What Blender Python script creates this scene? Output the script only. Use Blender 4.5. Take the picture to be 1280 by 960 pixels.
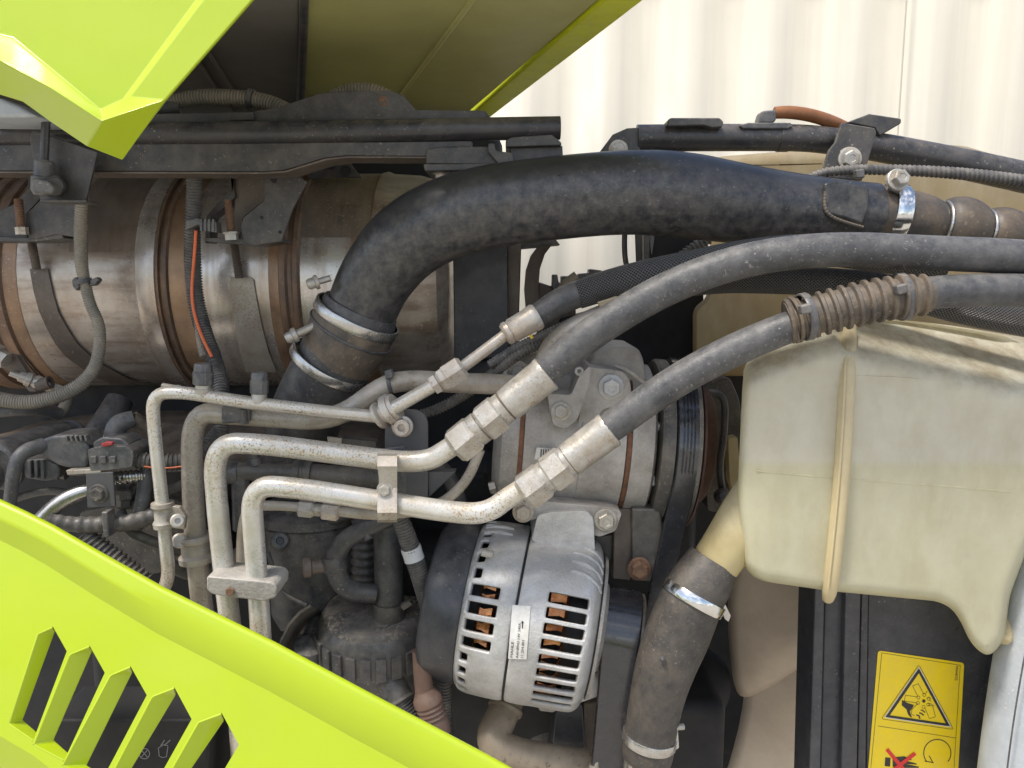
import bpy, bmesh, math, random
from mathutils import Vector, Matrix
from mathutils.geometry import tessellate_polygon

R = math.radians
random.seed(11)
for o in list(bpy.data.objects):
    bpy.data.objects.remove(o)
scene = bpy.context.scene
COL = scene.collection

# ------------------------------------------------------------------ camera, sky, sun, exposure
CZ, PITCH, F = 1.5, R(8), 967.0
cam = bpy.data.objects.new('camera', bpy.data.cameras.new('camera'))
COL.objects.link(cam)
cam.location = (0, 0, CZ)
cam.rotation_euler = (R(90) - PITCH, 0, 0)
cam.data.sensor_width = 36
cam.data.lens = 36 * F / 1280
cam.data.clip_start = 0.05
cam.data.clip_end = 300
scene.camera = cam

SUN_EL, SUN_AZ = R(63), R(-126)        # azimuth measured from +Y (the view direction) towards +X
world = bpy.data.worlds.new('World')
scene.world = world
world.use_nodes = True
wn = world.node_tree
for n in list(wn.nodes):
    wn.nodes.remove(n)
sky = wn.nodes.new('ShaderNodeTexSky')
sky.sky_type = 'NISHITA'
sky.sun_disc = False
sky.sun_elevation = SUN_EL
sky.sun_rotation = SUN_AZ
sky.air_density = 1.0
sky.dust_density = 2.0
bg = wn.nodes.new('ShaderNodeBackground')
bg.inputs['Strength'].default_value = 0.135
wo = wn.nodes.new('ShaderNodeOutputWorld')
wtc = wn.nodes.new('ShaderNodeTexCoord')
wmp = wn.nodes.new('ShaderNodeMapping'); wmp.inputs['Scale'].default_value = (1, 1, 2.2)
wno = wn.nodes.new('ShaderNodeTexNoise'); wno.inputs['Scale'].default_value = 3.2; wno.inputs['Detail'].default_value = 9; wno.inputs['Roughness'].default_value = .58
wrg = wn.nodes.new('ShaderNodeMapRange'); wrg.inputs[1].default_value = .50; wrg.inputs[2].default_value = .64
wmx = wn.nodes.new('ShaderNodeMix'); wmx.data_type = 'RGBA'; wmx.inputs[7].default_value = (8.5, 8.5, 8.6, 1)
wn.links.new(wtc.outputs['Generated'], wmp.inputs[0]); wn.links.new(wmp.outputs[0], wno.inputs['Vector'])
wn.links.new(wno.outputs['Fac'], wrg.inputs[0]); wn.links.new(wrg.outputs[0], wmx.inputs[0])
wn.links.new(sky.outputs[0], wmx.inputs[6]); wn.links.new(wmx.outputs[2], bg.inputs[0])
wn.links.new(bg.outputs[0], wo.inputs[0])

sl = bpy.data.lights.new('sun', 'SUN')
sl.energy = 2.6
sl.angle = R(9)
sl.color = (1.0, 0.95, 0.87)
sun = bpy.data.objects.new('sun', sl)
COL.objects.link(sun)
sdir = Vector((math.sin(SUN_AZ) * math.cos(SUN_EL), math.cos(SUN_AZ) * math.cos(SUN_EL), math.sin(SUN_EL)))
sun.rotation_euler = sdir.to_track_quat('Z', 'Y').to_euler()
sun.location = (-3, -3, 6)

vs = scene.view_settings
vs.view_transform = 'Standard'
vs.look = 'None'
vs.gamma = 1
vs.use_curve_mapping = False
vs.exposure = 0.68

# ------------------------------------------------------------------ measuring helpers
FWD = Vector((0, math.cos(PITCH), -math.sin(PITCH)))
UPV = Vector((0, math.sin(PITCH), math.cos(PITCH)))
O = Vector((0, 0, CZ))
def ray(px, py):
    return Vector(((px - 640) / F, 0, 0)) + UPV * ((480 - py) / F) + FWD
def at(px, py, Y):
    d = ray(px, py)
    return O + d * (Y / d.y)
def S(px, py, Y):
    return (Y / ray(px, py).y) / F
def onplane(px, py, p0, n):
    d = ray(px, py)
    return O + d * ((p0 - O).dot(n) / d.dot(n))
def oncyl(px, py, o, a, r):
    d = ray(px, py)
    m = O - o
    dp = d - a * d.dot(a)
    mp = m - a * m.dot(a)
    A = dp.dot(dp); B = 2 * dp.dot(mp); Cc = mp.dot(mp) - r * r
    q = max(B * B - 4 * A * Cc, 0)
    return O + d * ((-B - math.sqrt(q)) / (2 * A))
def frame(a):
    fr = Vector((0, -1, 0)); fr = (fr - a * fr.dot(a))
    if fr.length < 0.2:
        fr = Vector((0, 0, -1)); fr = (fr - a * fr.dot(a))
    fr.normalize()
    w = a.cross(fr)
    if w.z > 0: w = -w
    return fr, w.normalized()

# ------------------------------------------------------------------ mesh builder
class MB:
    def __init__(s):
        s.v = []; s.f = []; s.uv = []
    def add(s, vs_, fs, uvs=None):
        b = len(s.v)
        s.v += [tuple(x) for x in vs_]
        for i, f in enumerate(fs):
            s.f.append([b + k for k in f])
            s.uv.append(uvs[i] if uvs else [(0, 0)] * len(f))
        return s
    def sweep(s, path, seg=16, cap=True):
        n = len(path)
        P = [p for p, r in path]
        T = []
        for i in range(n):
            t = P[min(i + 1, n - 1)] - P[max(i - 1, 0)]
            T.append(t.normalized())
        ref = Vector((0, -1, 0.3))
        u = ref - T[0] * ref.dot(T[0])
        if u.length < 0.1:
            ref = Vector((1, 0, 0)); u = ref - T[0] * ref.dot(T[0])
        u.normalize()
        vs_, fs, uvs = [], [], []
        L = 0
        Ls = []
        for i in range(n):
            if i: L += (P[i] - P[i - 1]).length
            Ls.append(L)
            u = u - T[i] * u.dot(T[i]); u.normalize()
            w = T[i].cross(u)
            r = path[i][1]
            for j in range(seg):
                a = 2 * math.pi * j / seg
                vs_.append(P[i] + (u * math.cos(a) + w * math.sin(a)) * r)
        for i in range(n - 1):
            for j in range(seg):
                k = (j + 1) % seg
                fs.append([i * seg + j, i * seg + k, (i + 1) * seg + k, (i + 1) * seg + j])
                uvs.append([(Ls[i], j / seg), (Ls[i], (j + 1) / seg), (Ls[i + 1], (j + 1) / seg), (Ls[i + 1], j / seg)])
        if cap:
            fs.append(list(range(seg))[::-1]); uvs.append([(0, 0)] * seg)
            fs.append([(n - 1) * seg + j for j in range(seg)]); uvs.append([(0, 0)] * seg)
        return s.add(vs_, fs, uvs)
    def lathe(s, o, a, prof, seg=32, th0=0.0, th1=2 * math.pi, cap=True):
        fr, w = frame(a)
        full = abs(th1 - th0 - 2 * math.pi) < 1e-6
        m = seg if full else seg + 1
        vs_, fs = [], []
        for t, r in prof:
            for j in range(m):
                th = th0 + (th1 - th0) * j / seg
                vs_.append(o + a * t + (fr * math.cos(th) + w * math.sin(th)) * r)
        n = len(prof)
        for i in range(n - 1):
            for j in range(seg):
                k = (j + 1) % m
                fs.append([i * m + j, i * m + k, (i + 1) * m + k, (i + 1) * m + j])
        if cap and full:
            if prof[0][1] > 1e-5: fs.append(list(range(m))[::-1])
            if prof[-1][1] > 1e-5: fs.append([(n - 1) * m + j for j in range(m)])
        return s.add(vs_, fs)
    def prism(s, pts, ext):
        n = len(pts)
        vs_ = [Vector(p) for p in pts] + [Vector(p) + ext for p in pts]
        fs = [list(range(n)), list(range(2 * n - 1, n - 1, -1))]
        for i in range(n):
            k = (i + 1) % n
            fs.append([i, i + n, k + n, k])
        return s.add(vs_, fs)
    def plate(s, poly, Y, thick):
        return s.prism([at(p[0], p[1], p[2] if len(p) > 2 else Y) for p in poly], Vector((0, thick, 0)))
    def box(s, x0, x1, y0, y1, z0, z1):
        v = [(x, y, z) for z in (z0, z1) for y in (y0, y1) for x in (x0, x1)]
        return s.add(v, [[0, 2, 3, 1], [4, 5, 7, 6], [0, 1, 5, 4], [2, 6, 7, 3], [0, 4, 6, 2], [1, 3, 7, 5]])
    def build(s, name, mat, parent=None, bevel=0, sharp=35, seg=2, solid=0, offset=-1, subsurf=0, recalc=True, weld=0):
        me = bpy.data.meshes.new(name)
        me.from_pydata(s.v, [], s.f)
        uvl = me.uv_layers.new(name='UVMap')
        k = 0
        flat = []
        for u in s.uv:
            for c in u: flat += [c[0], c[1]]
        if len(flat) == 2 * len(me.loops):
            uvl.data.foreach_set('uv', flat)
        if recalc:
            bm = bmesh.new(); bm.from_mesh(me)
            if weld: bmesh.ops.remove_doubles(bm, verts=bm.verts, dist=weld)
            bmesh.ops.recalc_face_normals(bm, faces=bm.faces)
            bm.to_mesh(me); bm.free()
        if parent is None:
            c = Vector((0, 0, 0))
            for v in s.v: c += Vector(v)
            c /= max(len(s.v), 1)
        else:
            c = BASE[parent.name]
        me.transform(Matrix.Translation(-c))
        me.polygons.foreach_set('use_smooth', [True] * len(me.polygons))
        me.set_sharp_from_angle(angle=R(sharp))
        o = bpy.data.objects.new(name, me)
        COL.objects.link(o)
        if parent is None: o.location = c
        else: o.parent = parent
        BASE[o.name] = c
        me.materials.append(M[mat])
        if subsurf:
            md = o.modifiers.new('sub', 'SUBSURF'); md.levels = subsurf; md.render_levels = subsurf
        if solid:
            md = o.modifiers.new('solid', 'SOLIDIFY'); md.thickness = solid; md.offset = offset
        if bevel:
            md = o.modifiers.new('bevel', 'BEVEL'); md.width = bevel; md.segments = seg
            md.limit_method = 'ANGLE'; md.angle_limit = R(32); md.harden_normals = True
        return o
BASE = {}
def thing(name, label, cat, base, group=None):
    o = bpy.data.objects.new(name, None)
    COL.objects.link(o)
    o.empty_display_size = 0.03
    o.location = base
    BASE[o.name] = Vector(base)
    return tag(o, label, cat, group)
def tag(o, label, cat, group=None):
    o['label'] = label; o['category'] = cat
    if group: o['group'] = group
    return o
def path(pts, trim=None, step=7, tight=None):
    """pixel waypoints (px, py, Y, radius px) -> list of (point, radius) with rounded corners"""
    V = [(at(p[0], p[1], p[2]), p[3] * S(p[0], p[1], p[2])) for p in pts]
    return fillet(V, trim, step)
def fillet(V, trim=None, step=7):
    out = [V[0]]
    for i in range(1, len(V) - 1):
        a, b, c = V[i - 1], V[i], V[i + 1]
        la = (a[0] - b[0]).length; lc = (c[0] - b[0]).length
        ta = min(trim, la * .5) if trim else la * .5
        tc = min(trim, lc * .5) if trim else lc * .5
        p0 = b[0].lerp(a[0], ta / la); p1 = b[0].lerp(c[0], tc / lc)
        r0 = b[1] + (a[1] - b[1]) * ta / la; r1 = b[1] + (c[1] - b[1]) * tc / lc
        for k in range(step + 1):
            t = k / step
            out.append((p0 * (1 - t) ** 2 + b[0] * 2 * t * (1 - t) + p1 * t * t, r0 * (1 - t) ** 2 + b[1] * 2 * t * (1 - t) + r1 * t * t))
    out.append(V[-1])
    res = [out[0]]
    for p in out[1:]:
        if (p[0] - res[-1][0]).length > 1e-5: res.append(p)
    return res
def resample(pa, d):
    res = [pa[0]]
    acc = 0
    for i in range(1, len(pa)):
        a, b = pa[i - 1], pa[i]
        l = (b[0] - a[0]).length
        pos = d - acc
        while pos <= l:
            t = pos / l
            res.append((a[0].lerp(b[0], t), a[1] + (b[1] - a[1]) * t))
            pos += d
        acc = l - (pos - d)
    return res
def ribbed(pa, pitch, depth, n=6, sharp=False):
    """corrugated conduit: radius modulated along the length (pitch in m)"""
    q = resample(pa, pitch / n)
    out = []
    for i, (p, r) in enumerate(q):
        ph = (i % n) / n
        m = 0.5 + 0.5 * math.cos(2 * math.pi * ph)
        m = min(1, max(0, (m - .5) * 1.8 + .5))
        out.append((p, r * (1 - depth * (1 - m))))
    return out
def tube(name, pts, mat, parent=None, trim=None, seg=18, ribs=None, step=7, cap=True):
    pa = path(pts, trim, step)
    if ribs:
        pa = ribbed(pa, ribs[0], ribs[1], ribs[2] if len(ribs) > 2 else 6)
    return MB().sweep(pa, seg, cap).build(name, mat, parent)
def axis(p0, p1):
    a, b = at(*p0), at(*p1)
    m = ((p0[0] + p1[0]) / 2, (p0[1] + p1[1]) / 2, (p0[2] + p1[2]) / 2)
    return a, (b - a).normalized(), S(*m), (b - a).length
def turned(name, p0, p1, prof, mat, parent=None, seg=32, bevel=0, sharp=35):
    """prof: (px along axis from p0, px radius)"""
    o, a, s, L = axis(p0, p1)
    return MB().lathe(o, a, [(t * s, r * s) for t, r in prof], seg).build(name, mat, parent, bevel=bevel, sharp=sharp)
def bolt(name, p, r, h, mat, parent=None, ax=(0, -1, 0), washer=True, socket=False):
    c = at(*p); s = S(*p); a = Vector(ax).normalized()
    m = MB()
    if washer: m.lathe(c - a * h * s * .3, a, [(0, r * 1.35 * s), (h * .42 * s, r * 1.35 * s), (h * .5 * s, r * 1.22 * s)], 24)
    if socket:
        m.lathe(c, a, [(0, r * s), (h * s, r * s), (h * 1.05 * s, r * .92 * s), (h * 1.05 * s, r * .5 * s), (h * .5 * s, r * .45 * s), (h * .5 * s, 0)], 24)
    else:
        m.lathe(c, a, [(0, r * s), (h * .85 * s, r * s), (h * s, r * .86 * s), (h * s, r * .5 * s), (h * .93 * s, r * .44 * s), (h * .93 * s, 0)], 6)
    return m.build(name, mat, parent, sharp=25)
def text_mesh(txt, size):
    cu = bpy.data.curves.new('t', 'FONT'); cu.body = txt; cu.size = size; cu.resolution_u = 2
    ob = bpy.data.objects.new('t', cu); COL.objects.link(ob)
    dg = bpy.context.evaluated_depsgraph_get()
    me = bpy.data.meshes.new_from_object(ob.evaluated_get(dg))
    v = [tuple(x.co) for x in me.vertices]; f = [list(p.vertices) for p in me.polygons]
    bpy.data.objects.remove(ob); bpy.data.meshes.remove(me)
    return v, f

# ------------------------------------------------------------------ materials
M = {}
def mat(name, base, rough=.5, metal=0.0, var=None, vscale=14, vamt=.5, spots=None, sscale=120, sth=.6, ssoft=.08,
        dust=None, damt=.5, dscale=30, dlo=.1, bump=0.0, bscale=250, coat=0.0, crough=.08, streak=None, extra=None, rvar=.12, spec=.5, flank=False, blot=.55):
    m = bpy.data.materials.new(name); m.use_nodes = True
    nt = m.node_tree; N = nt.nodes; Lk = nt.links
    b = N['Principled BSDF']
    tc = N.new('ShaderNodeTexCoord')
    def noise(scale, detail=8, rough_=.7, mapping=None):
        n = N.new('ShaderNodeTexNoise'); n.inputs['Scale'].default_value = scale
        n.inputs['Detail'].default_value = detail; n.inputs['Roughness'].default_value = rough_
        if mapping:
            mp = N.new('ShaderNodeMapping'); mp.inputs['Scale'].default_value = mapping
            Lk.new(tc.outputs['Object'], mp.inputs[0]); Lk.new(mp.outputs[0], n.inputs['Vector'])
        else:
            Lk.new(tc.outputs['Object'], n.inputs['Vector'])
        return n.outputs['Fac']
    def rng(src, a, c, lo=0.0, hi=1.0):
        r = N.new('ShaderNodeMapRange'); r.inputs[1].default_value = a; r.inputs[2].default_value = c
        r.inputs[3].default_value = lo; r.inputs[4].default_value = hi
        Lk.new(src, r.inputs[0]); return r.outputs[0]
    def mix(fac, c1, c2):
        x = N.new('ShaderNodeMix'); x.data_type = 'RGBA'
        if isinstance(fac, float): x.inputs[0].default_value = fac
        else: Lk.new(fac, x.inputs[0])
        for i, c in ((6, c1), (7, c2)):
            if isinstance(c, tuple): x.inputs[i].default_value = (*c, 1)
            else: Lk.new(c, x.inputs[i])
        return x.outputs[2]
    def mul(a, c):
        x = N.new('ShaderNodeMath'); x.operation = 'MULTIPLY'
        for i, q in ((0, a), (1, c)):
            if isinstance(q, (int, float)): x.inputs[i].default_value = q
            else: Lk.new(q, x.inputs[i])
        return x.outputs[0]
    col = base
    ro = rng(noise(vscale * 2.3), .3, .7, rough - rvar, rough + rvar)
    if var: col = mix(mul(rng(noise(vscale), .38, .68), vamt), col, var)
    if var and blot:
        dk = tuple(c * .45 for c in (base if isinstance(base, tuple) else var))
        col = mix(mul(rng(noise(vscale * .62, 4, .55), .52, .72), blot), col, dk)
    if streak: col = mix(mul(rng(noise(1, 5, .6, streak[1]), .45, .7), streak[2]), col, streak[0])
    if spots: col = mix(mul(rng(noise(sscale * 1.5, 4, .6), sth, sth + ssoft), rng(noise(vscale * .6, 3, .5), .42, .60, .06, 1.0)), col, spots)
    met = metal
    if dust:
        g = N.new('ShaderNodeNewGeometry'); sp = N.new('ShaderNodeSeparateXYZ')
        Lk.new(g.outputs['Normal'], sp.inputs[0])
        up = rng(sp.outputs[2], .75, .15, .12, 1.0) if flank else rng(sp.outputs[2], -.25, .9, dlo, 1.0)
        fac = mul(mul(up, rng(noise(dscale, 9, .72), .36, .66)), damt)
        col = mix(fac, col, dust)
        ro = N_max(N, Lk, ro, mul(fac, .9))
        if metal:
            x = N.new('ShaderNodeMath'); x.operation = 'SUBTRACT'; x.use_clamp = True
            x.inputs[0].default_value = metal; Lk.new(fac, x.inputs[1]); met = x.outputs[0]
    if isinstance(col, tuple): b.inputs['Base Color'].default_value = (*col, 1)
    else: Lk.new(col, b.inputs['Base Color'])
    if isinstance(met, float) or isinstance(met, int): b.inputs['Metallic'].default_value = met
    else: Lk.new(met, b.inputs['Metallic'])
    Lk.new(ro, b.inputs['Roughness'])
    b.inputs['Specular IOR Level'].default_value = spec
    b.inputs['Coat Weight'].default_value = coat
    b.inputs['Coat Roughness'].default_value = crough
    if bump:
        bp = N.new('ShaderNodeBump'); bp.inputs['Strength'].default_value = bump; bp.inputs['Distance'].default_value = .002
        Lk.new(noise(bscale, 5, .65), bp.inputs['Height']); Lk.new(bp.outputs[0], b.inputs['Normal'])
    M[name] = m
    return m, N, Lk, b, tc
def N_max(N, Lk, a, b):
    x = N.new('ShaderNodeMath'); x.operation = 'MAXIMUM'; Lk.new(a, x.inputs[0]); Lk.new(b, x.inputs[1]); return x.outputs[0]

DUST = (.30, .255, .20)
mat('lime', (.41, .525, .001), .45, var=(.375, .485, .002), vamt=.6, vscale=6, spots=(.5, .56, .15), sscale=330, sth=.69, ssoft=.05, dust=(.45, .50, .10), damt=.12, dscale=45, coat=.55, crough=.06, bump=.012, bscale=25, rvar=.1, blot=0)
mat('lime_inner_shaded', (.52, .505, .185), .55, var=(.41, .40, .16), vscale=5, vamt=.8, spots=(.6, .58, .4), sscale=160, sth=.66, bump=.03, blot=.2)  # dusty olive, middle step of the underside's light gradient put into the colour
mat('lime_rim_lit', (.66, .72, .012), .5, var=(.5, .54, .03), vscale=30, vamt=.5, blot=0)  # brightest step: light from the right painted into the edge colour
mat('hood_shade_grey', (.16, .152, .13), .62, var=(.21, .2, .175), vscale=4, vamt=.7, spots=(.11, .10, .09), sscale=120, sth=.68)  # darkest step: shade on the hood's inside put into the grey
mat('black_paint', (.024, .025, .03), .34, var=(.05, .049, .047), vscale=30, vamt=.8, spots=(.27, .235, .19), sscale=180, sth=.62, dust=(.28, .235, .19), damt=.5, dscale=40, dlo=.2, bump=.08, bscale=300, blot=.25)
mat('black_plate', (.034, .034, .037), .46, var=(.07, .066, .062), vscale=22, vamt=.85, spots=(.26, .225, .18), sscale=170, sth=.62, dust=(.30, .255, .2), damt=.6, dscale=35, dlo=.25, bump=.12, bscale=260, blot=.3)
mat('charge_black', (.017, .019, .025), .34, var=(.045, .045, .048), vscale=16, vamt=.7, spots=(.26, .24, .21), sscale=170, sth=.64, ssoft=.10, dust=(.25, .225, .19), damt=.38, dscale=75, flank=True, bump=.03, bscale=420, rvar=.08, blot=.2)
mat('rubber', (.036, .038, .043), .5, var=(.145, .14, .135), vscale=24, vamt=.75, spots=(.26, .245, .225), sscale=190, sth=.60, ssoft=.12, dust=(.25, .23, .205), damt=.45, dscale=80, dlo=.15, bump=.3, bscale=300)
mat('rubber_brown', (.03, .029, .029), .5, var=(.10, .082, .065), vscale=22, vamt=.85, spots=(.24, .205, .165), sscale=190, sth=.60, ssoft=.12, dust=(.22, .185, .145), damt=.5, dscale=60, dlo=.2, bump=.3, bscale=300)
mat('clutch_rust', (.075, .042, .036), .55, .3, var=(.14, .07, .05), vscale=40, vamt=.8, bump=.2)
mat('rubber_tan', (.055, .049, .043), .6, var=(.20, .15, .10), vscale=24, vamt=.85, spots=(.28, .21, .14), sscale=120, sth=.58, ssoft=.15, dust=(.25, .195, .14), damt=.5, dscale=34, dlo=.3, bump=.2, blot=.4)
mat('rubber_bellows', (.035, .033, .031), .55, var=(.15, .105, .065), vscale=26, vamt=.85, spots=(.22, .165, .11), sscale=120, sth=.58, ssoft=.15, dust=(.2, .155, .11), damt=.4, dscale=34, dlo=.3, bump=.15, blot=.3)
mat('rubber_dark', (.036, .037, .041), .45, var=(.085, .083, .082), vscale=30, vamt=.85, spots=(.23, .21, .18), sscale=190, sth=.60, dust=(.27, .24, .205), damt=.6, dscale=50, dlo=.25, bump=.15, blot=.3)
mat('conduit', (.045, .045, .048), .5, var=(.13, .12, .108), vscale=40, vamt=.8, dust=(.32, .285, .24), damt=.65, dscale=60, dlo=.35, blot=.3)
mat('conduit_tan', (.19, .175, .145), .65, var=(.34, .29, .22), vscale=30, vamt=.9, dust=(.42, .36, .28), damt=.55, dscale=40, dlo=.3, blot=.3)
mat('plastic', (.045, .048, .056), .42, var=(.10, .098, .098), vscale=44, vamt=.85, spots=(.26, .24, .21), sscale=180, sth=.60, dust=(.33, .295, .25), damt=.75, dscale=50, dlo=.32, bump=.12, blot=.35)
mat('plastic_dusty', (.06, .062, .068), .6, var=(.20, .175, .145), vscale=34, vamt=.85, spots=(.36, .31, .245), sscale=120, sth=.50, ssoft=.08, dust=(.34, .29, .23), damt=.5, dscale=60, dlo=.2, bump=.35, bscale=200)
mat('zinc', (.70, .695, .67), .34, .5, var=(.50, .42, .30), vscale=20, vamt=.8, spots=(.33, .23, .12), sscale=300, sth=.53, ssoft=.08, dust=(.48, .39, .25), damt=.5, dscale=44, dlo=.25, bump=.05, bscale=500, blot=.2)
mat('zinc_dull', (.47, .435, .38), .46, .4, var=(.28, .225, .165), vscale=26, vamt=.85, spots=(.22, .16, .10), sscale=230, sth=.55, dust=(.48, .41, .31), damt=.5, dscale=50, dlo=.2, bump=.08, blot=.35)
mat('fitting', (.47, .455, .42), .36, .5, var=(.32, .265, .195), vscale=60, vamt=.85, spots=(.25, .18, .11), sscale=300, sth=.56, dust=(.46, .4, .31), damt=.5, dscale=80, dlo=.2, bump=.25, bscale=240, blot=.4)
mat('rusty_fitting', (.56, .53, .48), .4, .45, var=(.38, .27, .17), vscale=55, vamt=.7, spots=(.24, .14, .08), sscale=260, sth=.58, bump=.14, dust=(.48, .43, .34), damt=.4, dscale=80, blot=.3)
mat('cast', (.50, .475, .44), .52, .3, var=(.27, .245, .215), vscale=26, vamt=.9, spots=(.56, .53, .48), sscale=230, sth=.58, ssoft=.15, dust=(.44, .38, .31), damt=.55, dscale=34, dlo=.15, bump=.7, bscale=260)
mat('cast_light', (.62, .62, .62), .42, .45, var=(.35, .34, .33), vscale=22, vamt=.85, spots=(.66, .63, .58), sscale=260, sth=.56, ssoft=.18, dust=(.50, .44, .35), damt=.5, dscale=32, dlo=.2, bump=.65, bscale=300, blot=.5)
mat('steel_bright', (.74, .74, .73), .16, 1.0, var=(.55, .54, .52), vscale=50, vamt=.4, rvar=.05)
mat('steel_clamp', (.55, .54, .52), .28, .9, var=(.36, .32, .27), vscale=60, vamt=.5, spots=(.3, .24, .17), sscale=200, sth=.68, blot=.2)
mat('muffler', (.62, .565, .50), .34, .6, var=(.27, .19, .13), vscale=8, vamt=.85, streak=((.19, .115, .072), (9, 60, 60), .65), spots=(.56, .47, .37), sscale=150, sth=.58, ssoft=.1, dust=(.38, .29, .21), damt=.55, dscale=24, dlo=.05, bump=.1, bscale=200, blot=.45)
mat('muffler_brown', (.30, .25, .205), .42, .5, var=(.15, .105, .075), vscale=9, vamt=.9, streak=((.40, .32, .24), (90, 9, 9), .45), spots=(.46, .38, .29), sscale=140, sth=.59, ssoft=.1, dust=(.30, .225, .16), damt=.6, dscale=24, dlo=.05, bump=.12, bscale=200, blot=.5)
mat('muffler_mid', (.74, .715, .68), .28, .7, var=(.44, .34, .25), vscale=7, vamt=.85, streak=((.27, .16, .095), (70, 6, 6), .55), spots=(.52, .44, .35), sscale=150, sth=.60, ssoft=.1, dust=(.38, .29, .21), damt=.55, dscale=26, dlo=.0, bump=.08, bscale=200, blot=.35)
mat('muffler_rust', (.15, .10, .072), .5, .3, var=(.33, .19, .105), vscale=18, vamt=.8, streak=((.05, .036, .03), (60, 8, 8), .7), spots=(.4, .32, .24), sscale=170, sth=.62, dust=(.34, .26, .19), damt=.45, dscale=30, dlo=.05, bump=.15)
mat('muffler_heat', (.40, .255, .15), .42, .4, var=(.15, .085, .06), vscale=16, vamt=.85, spots=(.45, .36, .27), sscale=170, sth=.61, dust=(.34, .26, .19), damt=.4, dscale=30, bump=.1)
mat('rust', (.17, .095, .06), .75, .1, var=(.28, .17, .105), vscale=60, vamt=.8, bump=.2)
mat('rust_brown', (.12, .055, .035), .7, .1, var=(.28, .12, .055), vscale=90, vamt=.8, bump=.15)
mat('copper', (.50, .23, .09), .3, .9, var=(.22, .055, .04), vscale=45, vamt=.8)
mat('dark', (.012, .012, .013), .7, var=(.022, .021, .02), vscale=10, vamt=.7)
mat('dark_metal', (.06, .059, .058), .46, .2, var=(.125, .115, .10), vscale=20, vamt=.85, spots=(.3, .26, .21), sscale=160, sth=.60, dust=(.31, .265, .21), damt=.7, dscale=28, dlo=.3, bump=.2, blot=.35)
mat('brown_metal', (.16, .13, .105), .5, .3, var=(.085, .066, .055), vscale=18, vamt=.85, spots=(.3, .24, .18), sscale=160, sth=.61, dust=(.28, .225, .165), damt=.5, dscale=25, bump=.15)
mat('belt', (.028, .029, .034), .2, var=(.06, .06, .064), vscale=60, vamt=.6, spec=.9, blot=0)
mat('boot', (.17, .095, .07), .6, var=(.10, .055, .045), vscale=30, vamt=.7, dust=(.3, .25, .2), damt=.5, dscale=50)
mat('orange_tube', (.30, .115, .035), .42, var=(.17, .075, .04), vscale=45, vamt=.8)
mat('orange_wire', (.75, .16, .05), .45)
mat('red_clip', (.45, .03, .03), .5, var=(.2, .05, .045), vscale=90, vamt=.7)
mat('tape_white', (.6, .6, .6), .5, var=(.35, .34, .33), vscale=60, vamt=.4)
mat('grey_paint', (.085, .087, .092), .45, var=(.06, .06, .062), vscale=16, vamt=.6, dust=(.26, .235, .2), damt=.4, dscale=30, dlo=.3, blot=.2)
mat('blue_grey', (.46, .49, .51), .6, var=(.35, .365, .37), vscale=30, vamt=.6, spots=(.6, .6, .57), sscale=200, sth=.6, bump=.3, blot=.2)
mat('tan_pipe', (.27, .22, .165), .55, .2, var=(.38, .32, .24), vscale=26, vamt=.8, spots=(.14, .1, .07), sscale=90, sth=.6, bump=.15)
mat('fan_tan', (.60, .50, .385), .45, var=(.42, .34, .26), vscale=7, vamt=.8, blot=.3)
mat('shroud', (.032, .034, .042), .36, var=(.055, .056, .062), vscale=14, vamt=.7, spots=(.2, .19, .18), sscale=170, sth=.63, dust=(.2, .185, .17), damt=.45, dscale=50, dlo=.25, bump=.07)
mat('sticker_yellow', (.95, .69, .006), .38, var=(.88, .62, .012), vscale=30, vamt=.5, spots=(.7, .6, .25), sscale=200, sth=.66, dust=(.55, .46, .25), damt=.18, dscale=60, dlo=.6, blot=0)
mat('sticker_print', (.035, .03, .025), .5)
mat('sticker_red', (.72, .035, .03), .45)
mat('sticker_white', (.74, .72, .68), .45, var=(.50, .47, .42), vscale=90, vamt=.7, blot=.15)
mat('decal_grey', (.22, .22, .24), .5)
mat('tag_tan', (.32, .26, .17), .6)
mat('container_paint', (.56, .52, .43), .55, var=(.50, .465, .385), vscale=2.5, vamt=.6, streak=((.45, .415, .345), (14, 14, .5), .6), bump=.05, bscale=30, blot=0)
mat('concrete', (.47, .43, .36), .85, var=(.31, .28, .24), vscale=1.4, vamt=.8, spots=(.2, .185, .165), sscale=60, sth=.62, bump=.3, bscale=90, blot=0)

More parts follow.
